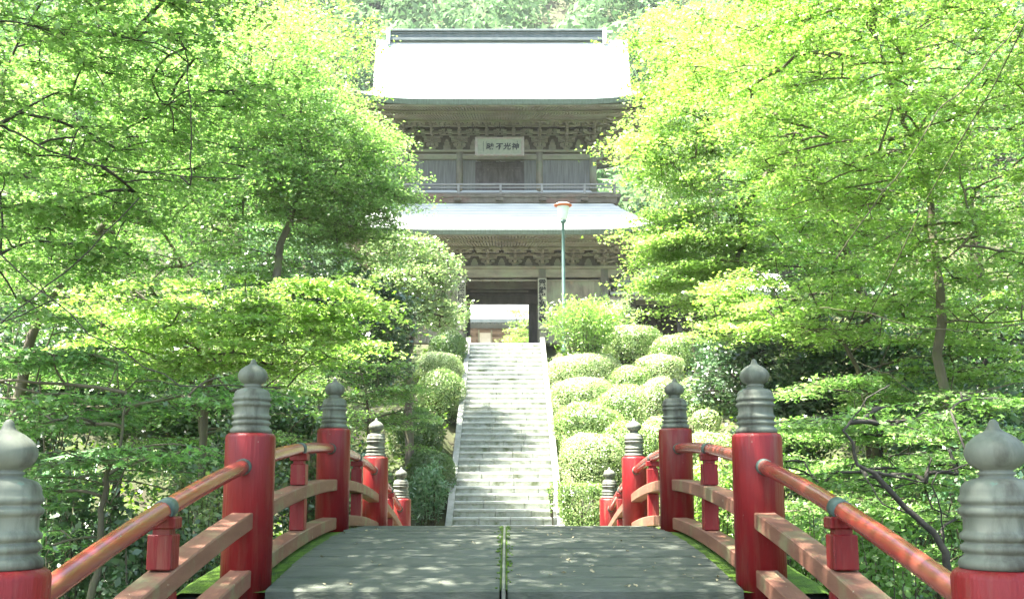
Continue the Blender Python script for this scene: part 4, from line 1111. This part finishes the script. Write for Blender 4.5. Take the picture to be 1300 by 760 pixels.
for (px_, Y_, sd_, lab, rg) in ((150, 17.5, 81, 'dark evergreen filling the shade behind the lower left maples', [reg(150, 480, 17.5, 120, 70, 1.1, 170), reg(30, 440, 17.5, 80, 70, 1, 90)]),
        (290, 17, 82, 'dark evergreen behind the second left post', [reg(290, 540, 17, 90, 60, 1.0, 130)]),
        (1110, 17, 83, 'dark evergreen behind the feathery right maple', [reg(1110, 480, 17, 110, 60, 1.1, 150), reg(1010, 540, 18, 50, 50, .9, 60)]),
        (1260, 16.5, 84, 'dark evergreen in the shade at the far right edge', [reg(1250, 540, 16.5, 90, 80, 1.1, 130), reg(1250, 420, 17, 80, 50, 1.1, 70)])):
    b_ = G(px_, Y_); t_ = Vector(b_)
    make_tree('evergreen_tree', lab, 'evergreen tree', b_, [b_, tuple(t_ + Vector((.1, 0, 1.6))), tuple(t_ + Vector((0, 0, 3.0)))], rg, L['glossy'], M['bark_dark'], .10, 2, .42, 65, sd_, r0=.10, tilt=1.3, flat=.4)
# trees of the near bank whose crowns meet above the bridge end and shade it
for q, (bx, by, ht, sd_, lab) in enumerate(((-5.5, -2.5, 8.5, 71, 'maple over the left end of the bridge, its crown shading the deck'), (5.2, -1.5, 9.0, 72, 'maple over the right end of the bridge, its crown shading the rail'), (-5.6, 4.0, 9.5, 73, 'tall maple on the near left bank arching over the railings'))):
    bz = ground_z(bx, by) - .1; k_ = 1 if bx < 0 else -1
    make_tree('maple_tree', lab, MT, (bx, by, bz), [(bx, by, bz), (bx + .2 * k_, by + .1, bz + 3), (bx + .9 * k_, by + .6, bz + 6), (bx + 1.6 * k_, by + 1, ht)],
              [((bx + 3.0 * k_, by + 1.8, ht), (4.2, 4.2, 1.2), 210)] + ([((-2.8, 6.6, 8.3), (4.0, 4.2, 1.3), 330)] if q == 2 else []), L['maple'], M['bark'], .095, 2, .7, 90, sd_, r0=.14)
# tree behind the gate, seen through the opening
make_tree('maple_tree', 'bright young maple beyond the gate seen through its opening', MT, (2.2, 47, gz), [(2.2, 47, gz), (2.1, 47, gz + 1.5), (1.9, 47, gz + 2.5)],
          [reg(668, 425, 47, 22, 14, 1, 26), reg(655, 396, 48, 20, 9, 1, 12)], L['maple_yellow'], M['bark_pale'], .09, 3, .5, 80, 40, r0=.07)

# ------------------------------------------------------------------ shrubs
def dome(name, label, px, py, rpx, rpy, Y, lm, seed, square=False, leaf=.038, n=None, cat='clipped shrub', group=None):
    rs = np.random.RandomState(seed); k = mpp(Y)
    c = at(px, py, Y); rx, rz = rpx * k, rpy * k; ry = rx * .9
    gzz = ground_z(c.x, Y); H_ = max(rz, .3)
    n = n or int(9500 * (rx * rz + rx * rx * .5) / .5 + 1500)
    n = min(n, 24000)
    u = rs.normal(0, 1, (n, 3)); u /= np.linalg.norm(u, axis=1)[:, None]
    if square:
        n = max(n, 9000); u = rs.uniform(-1, 1, (n, 3)); ax_ = rs.randint(0, 3, n); u[np.arange(n), ax_] = np.sign(u[np.arange(n), ax_])
        nrm_ = np.zeros((n, 3)); nrm_[np.arange(n), ax_] = u[np.arange(n), ax_]; u = u * (1 - .07 * (np.linalg.norm(u, axis=1) - 1) ** 2)[:, None]
    nv = nrm_.copy() if square else u.copy()
    low = u[:, 2] < 0
    if not square:
        hr_ = np.maximum(np.linalg.norm(u[:, :2], axis=1), 1e-3); k2 = np.where(low, (1 - .12 * u[:, 2] ** 2) / hr_, 1)
        u[:, :2] *= k2[:, None]; u[:, 2] = np.where(low, u[:, 2] * 1.35, u[:, 2]); nv[:, 2] = np.where(low, 0, nv[:, 2])
    ph = rs.rand(6) * 6
    bump = (1.0 if square else 1.05) + (.3 if square else 1) *  .10 * np.sin(u[:, 0] * 3.2 + ph[0]) * np.sin(u[:, 2] * 3 + ph[1]) + (.2 if square else 1) * .05 * np.sin(u[:, 0] * 6 + ph[5]) * np.cos(u[:, 1] * 5 + ph[2]) + .04 * np.sin(u[:, 0] * 11 + ph[2]) * np.sin(u[:, 1] * 9 + ph[3]) * np.sin(u[:, 2] * 10 + ph[4])
    shell = 1 - np.abs(rs.normal(0, .045, n)) + (rs.rand(n) > .94) * rs.rand(n) * .14
    P = u * (bump * shell)[:, None] * np.array([rx, ry, rz]) + np.array([c.x, Y, c.z])
    base = (c.x, Y, min(gzz, c.z - rz) - .05)
    root = empty(name, base, label, cat, group)
    N = nv + rs.normal(0, .55, (n, 3)); Hd = rs.normal(0, 1, (n, 3))
    o = leaves_mesh('foliage', P, N, Hd, leaf * rs.uniform(.6, 1.3, n), 2, lm, root, .25); o.location = -Vector(base)
    s = MB(); rr = random.Random(seed)
    for q in range(14):
        a = rr.uniform(0, 6.28); e_ = rr.uniform(.3, 1.3)
        tip = Vector((c.x + math.cos(a) * math.cos(e_) * rx * .85, Y + math.sin(a) * math.cos(e_) * ry * .85, c.z + math.sin(e_) * rz * .8))
        s.tube([(c.x + math.cos(a) * .06, Y + math.sin(a) * .06, base[2]), (c.x + math.cos(a) * rx * .25, Y + math.sin(a) * ry * .25, c.z - rz * .3), tip], [.02, .014, .006], 4)
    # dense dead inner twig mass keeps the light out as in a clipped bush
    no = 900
    t = s.build('stems', M['bark_dark'], root); t.location = -Vector(base)
    v = rs.normal(0, 1, (no, 3)); v /= np.linalg.norm(v, axis=1)[:, None]
    if square: v = np.sign(v) * np.abs(v) ** .35
    P2 = v * np.array([rx, ry, rz]) * rs.uniform(.7, .9, no)[:, None] + np.array([c.x, Y, c.z])
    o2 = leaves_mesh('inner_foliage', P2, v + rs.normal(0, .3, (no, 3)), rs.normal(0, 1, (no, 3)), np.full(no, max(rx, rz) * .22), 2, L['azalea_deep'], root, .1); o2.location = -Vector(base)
    return root
gC = 'clipped azaleas beside the stairs'
dome('clipped_hedge', 'square clipped hedge block at the foot of the stairs on the right', 738, 641, 28, 27, 22.6, L['azalea'], 1, True, group=gC)
dome('clipped_azalea', 'large round azalea directly above the square hedge', 752, 584, 41, 34, 24.6, L['azalea_pale'], 2, group=gC)
dome('clipped_azalea', 'azalea dome beside the right kerb, third from the bottom', 748, 538, 44, 26, 26.4, L['azalea'], 3, group=gC)
dome('clipped_azalea', 'azalea dome touching the right kerb halfway up the stairs', 738, 502, 40, 24, 28.2, L['azalea_pale'], 4, group=gC)
dome('clipped_azalea', 'broad flat topped azalea near the stair head on the right', 742, 469, 48, 20, 30.2, L['azalea_pale'], 5, group=gC)
dome('clipped_azalea', 'bright azalea dome in the second row above the fourth right post', 797, 519, 42, 28, 27.4, L['azalea'], 6, group=gC)
dome('clipped_azalea', 'small azalea dome between the flat topped one and the third right post', 800, 484, 30, 20, 29.4, L['azalea'], 7, group=gC)
dome('clipped_azalea', 'azalea dome just left of the third right finial', 836, 506, 28, 26, 26.8, L['azalea_pale'], 8, group=gC)
dome('clipped_azalea', 'pale azalea mound right of the third right finial', 885, 505, 30, 24, 26.0, L['azalea'], 9, group=gC)
dome('clipped_azalea', 'azalea mound under the tall airy shrub near the gate', 805, 432, 38, 20, 31.6, L['azalea'], 10, group=gC)
dome('clipped_azalea', 'wide azalea mound in front of the dark side hall', 864, 444, 42, 20, 31.0, L['azalea'], 11, group=gC)
dome('clipped_azalea', 'azalea mound below the wide one before the side hall', 838, 466, 30, 17, 29.6, L['azalea_pale'], 12, group=gC)
dome('clipped_azalea', 'small white green azalea mound right of the third right post', 897, 532, 17, 13, 22.5, L['azalea_pale'], 13, group=gC)
dome('clipped_azalea', 'low azalea mound on the bank between third and second right posts', 905, 575, 38, 26, 20.5, L['azalea_pale'], 14, group=gC)
dome('clipped_azalea', 'leafy azalea mound glimpsed behind the fifth right finial', 795, 568, 34, 30, 25.2, L['azalea'], 15, group=gC)
dome('clipped_azalea', 'azalea mound low behind the right railing of the far span', 840, 560, 36, 30, 24.0, L['azalea'], 16, group=gC)
dome('clipped_azalea', 'dark green clipped dome left of the stair head', 569, 438, 23, 17, 31.4, L['azalea_deep'], 21, group=gC)
dome('clipped_azalea', 'sun bleached round dome on the left below the dark green one', 557, 461, 30, 14, 30.2, L['azalea_pale'], 22, group=gC)
dome('clipped_azalea', 'yellow green dome by the left kerb, third from the stair head', 560, 497, 29, 28, 28.4, L['azalea'], 23, group=gC)
dome('clipped_azalea', 'deep green dome at the left foot of the stairs behind narrow leaved bamboo', 548, 598, 30, 28, 24.0, L['azalea_deep'], 24, group=gC)
dome('clipped_azalea', 'shaded azalea mound on the left bank below the yellow green dome', 528, 545, 32, 28, 26.0, L['azalea_deep'], 25, group=gC)

def airy(name, label, px, py, rpx, rpy, Y, lm, seed, n=2600, leaf=.11, shape=1, stems=16, cat='shrub', barkm=None, spread=1.):
    """multi-stemmed shrub of narrow leaves along arching stems"""
    rs = np.random.RandomState(seed); rr = random.Random(seed); k = mpp(Y)
    c = at(px, py, Y); rx, rz = rpx * k, rpy * k
    base = (c.x, Y, min(ground_z(c.x, Y), c.z - rz) - .05); root = empty(name, base, label, cat)
    s = MB(); C = []; N = []; Hh = []
    hgt = c.z + rz - base[2]
    for q in range(stems):
        a = rr.uniform(0, 6.28); f_ = rr.uniform(.15, 1.)
        tip = Vector((c.x + math.cos(a) * rx * f_ * spread, Y + math.sin(a) * rx * f_, c.z + rz * (rr.uniform(.5, 1.1) - .55 * f_)))
        b0 = Vector((c.x + math.cos(a) * .1, Y + math.sin(a) * .1, base[2])); mid = b0.lerp(tip, .55) + Vector((0, 0, hgt * .14))
        s.tube([b0, mid, tip], [.016, .01, .004], 4)
        m_ = n // stems; t = .25 + .75 * rs.rand(m_) ** .7
        P = (1 - t)[:, None] ** 2 * np.array(b0) + (2 * t * (1 - t))[:, None] * np.array(mid) + (t ** 2)[:, None] * np.array(tip)
        C.append(P + rs.normal(0, 1, (m_, 3)) * rx * .13); d = rs.normal(0, 1, (m_, 3)); Hh.append(d + np.array([math.cos(a), math.sin(a), -.3])); N.append(rs.normal(0, .8, (m_, 3)) + np.array([0, 0, .8]))
    t = s.build('stems', barkm or M['bark'], root); t.location = -Vector(base)
    C = np.concatenate(C); o = leaves_mesh('foliage', C, np.concatenate(N), np.concatenate(Hh), leaf * rs.uniform(.6, 1.3, len(C)), shape, lm, root, .2); o.location = -Vector(base)
    return root
airy('feathery_shrub', 'tall airy bright shrub hiding the lamp post foot beside the gate', 742, 418, 46, 44, 30.4, L['bamboo'], 51, 6500, .15, 1, 34, spread=1.25)
airy('feathery_shrub', 'pale wispy shrub against the gate wall right of the lamp post', 790, 402, 26, 28, 32.2, L['pale'], 52, 1800, .12)
airy('bamboo_shrub', 'blue green narrow leaved shrub at the left foot of the stairs', 545, 628, 32, 42, 22.2, L['narrow_dark'], 53, 4200, .13, 1, 26)
airy('bamboo_shrub', 'small sprig growing over the right kerb by the square hedge', 706, 625, 10, 28, 22.6, L['bamboo'], 54, 500, .09, 1, 7)
airy('leafy_shrub', 'dark glossy shrub on the shaded left bank under the mossy maple', 190, 700, 80, 55, 9.8, L['glossy'], 55, 4200, .085, 2, 26)
airy('leafy_shrub', 'pale leaved shrub behind the left middle rail near the second post', 390-150, 655, 55, 60, 10.6, L['pale'], 56, 3000, .075, 2, 24)
airy('leafy_shrub', 'glossy shrub filling the gap beside the nearest left finial', 80, 660, 90, 80, 10.5, L['glossy'], 57, 4600, .09, 2, 26)
airy('leafy_shrub', 'dark leafy shrub behind the top rail of the second left span', 385, 560, 60, 60, 16.5, L['glossy'], 58, 3600, .10, 2, 24)
airy('leafy_shrub', 'shaded shrub on the left bank behind the second left finial', 290, 600, 80, 60, 14.5, L['glossy'], 59, 4400, .10, 2, 26)
airy('leafy_shrub', 'sunlit shrub between the third and fourth left posts', 458, 600, 40, 45, 19.0, L['narrow_dark'], 60, 2400, .1, 2, 20)
airy('leafy_shrub', 'bright shrub behind the second right span rails', 905, 620, 50, 50, 15.5, L['bamboo'], 61, 3200, .09, 2, 24)
airy('leafy_shrub', 'dense leafy shrub right of the second right post near the deck', 1040, 690, 80, 60, 10.2, L['maple'], 62, 4600, .075, 2, 26)
airy('leafy_shrub', 'leafy shrub under the near right rail beside the crooked maple', 1130, 720, 80, 60, 9.4, L['maple'], 63, 4600, .07, 2, 26)
airy('leafy_shrub', 'shrub behind the nearest right finial', 1260, 640, 90, 90, 11.0, L['narrow_dark'], 64, 4600, .085, 2, 28)
airy('leafy_shrub', 'deep green shrub on the right bank behind the azalea mounds', 915, 470, 50, 45, 28.0, L['glossy'], 65, 3000, .12, 2, 24)
airy('leafy_shrub', 'deep shaded shrub under the long maple limb on the right', 1000, 520, 70, 50, 18.5, L['glossy'], 66, 3600, .11, 2, 24)
airy('leafy_shrub', 'shaded bank shrub at the far right under the maples', 1200, 520, 120, 60, 15.0, L['narrow_dark'], 67, 5200, .11, 2, 30)
airy('leafy_shrub', 'shaded bank shrub at the far left behind the pale trunks', 60, 470, 120, 70, 16.5, L['glossy'], 68, 5200, .12, 2, 30)

# windmill palm leaf on the left bank
pb = G(105, 12); palm = empty('fan_palm', pb, 'small fan palm half hidden on the shaded left bank', 'palm')
s = MB(); s.tube([(0, 0, 0), (.05, 0, 1.0), (.02, 0, 1.6)], [.08, .07, .06], 8); s.build('trunk', M['bark_dark'], palm)
pr = random.Random(5); fr = MB(); tgt = at(101, 590, 12) - Vector(pb)
for q in range(9):
    a = q * .7; c_ = Vector((tgt.x + math.cos(a) * .4, math.sin(a) * .4, tgt.z + .2 * math.sin(q)))
    fr.tube([(0, 0, 1.5), (c_.x * .5, c_.y * .5, c_.z * .6 + .9), tuple(c_)], .008, 4)
    for j in range(15):
        b2 = R(-110 + 220 * j / 14) + a; d = Vector((math.cos(b2), math.sin(b2), -.25)); sd_ = Vector((-d.y, d.x, 0)) * .02
        e_ = c_ + d * .38; m1 = c_ + d * .2
        fr.add([tuple(c_), tuple(m1 + sd_), tuple(e_), tuple(m1 - sd_)], [(0, 1, 2, 3)])
fr.build('fronds', L['narrow_dark'], palm)

# ------------------------------------------------------------------ ground cover and far wood (uncountable)
def cover(name, label, n, x0, x1, y0, y1, leaf, lm, hmax, seed, keep):
    rs = np.random.RandomState(seed); P = []
    while len(P) < n:
        x = rs.uniform(x0, x1); y = rs.uniform(y0, y1)
        if keep(x, y): P.append((x, y, ground_z(x, y) + rs.rand() ** 1.5 * hmax * (.4 + .6 * (noise.noise(Vector((x * .8, y * .8, 3))) + .5))))
    P = np.array(P)
    o = leaves_mesh(name, P, rs.normal(0, .6, (n, 3)) + np.array([0, 0, 1.]), rs.normal(0, 1, (n, 3)), leaf * rs.uniform(.6, 1.4, n), 2, lm)
    o['kind'] = 'stuff'; return o
for q in range(40):
    l_ = leaf0.copy(); COL.objects.link(l_); i_ = rl.randrange(2, 26); x = sxo + rl.uniform(-1.05, 1.05)
    l_.location = (x, ST0 + run * i_ + rl.uniform(.05, .26), rise * (i_ + 1) + .012); s_q = rl.uniform(1, 2); l_.scale = (s_q, s_q * .8, s_q); l_.rotation_euler = (rl.uniform(-.4, .4), rl.uniform(-.4, .4), rl.uniform(0, 6))
    tag(l_, 'small dry leaf lying on a granite step of the long stairs', 'leaf', 'dry leaves on the stairs')
cover('ground_cover', '', 60000, -16, 16, 4, 34, .12, L['ground'], .5, 5, lambda x, y: abs(x) > (2.4 if y < 20 else 1.6) and not (abs(x) < 5 and y > 32.6))

def far_wood():
    rs = np.random.RandomState(8); C = []; N = []; S = []
    for k in range(950):
        y = 64 + 120 * (rs.rand() ** 1.1); x = rs.uniform(-.5, .5) * (y + 10); 
        g = ground_z(x, y); r = rs.uniform(2.2, 4.4); h = r * rs.uniform(1.1, 1.7)
        m = int(220)
        lob = rs.normal(0, 1, (7, 3)); lob /= np.linalg.norm(lob, axis=1)[:, None]; lob[:, 2] = np.abs(lob[:, 2])
        li = rs.randint(0, 7, m)
        u = rs.normal(0, 1, (m, 3)); u /= np.linalg.norm(u, axis=1)[:, None]; 
        P = lob[li] * np.array([r * .6, r * .6, h * .55]) + u * r * .48 + np.array([x, y, g + h * .9])
        C.append(P); N.append(u + rs.normal(0, .35, (m, 3))); S.append(np.full(m, r * .17) * rs.uniform(.6, 1.3, m))
    C = np.concatenate(C); n = len(C)
    o = leaves_mesh('far_wood', C, np.concatenate(N), rs.normal(0, 1, (n, 3)), np.concatenate(S) * 1.6, 3, L['hill'], None, .3)
    o['kind'] = 'stuff'
far_wood()

# ------------------------------------------------------------------ air
def haze():
    b = MB(); b.box((0, 150, 58), (900, 560, 130))
    m = bpy.data.materials.new('pale summer haze'); m.use_nodes = True; nt = m.node_tree
    nt.nodes.remove(nt.nodes['Principled BSDF']); v = nt.nodes.new('ShaderNodeVolumePrincipled')
    v.inputs['Color'].default_value = (.93, .97, 1, 1); v.inputs['Density'].default_value = .0003; v.inputs['Anisotropy'].default_value = .2
    nt.links.new(v.outputs[0], nt.nodes['Material Output'].inputs['Volume'])
    o = b.build('haze', m); o['kind'] = 'stuff'
haze()
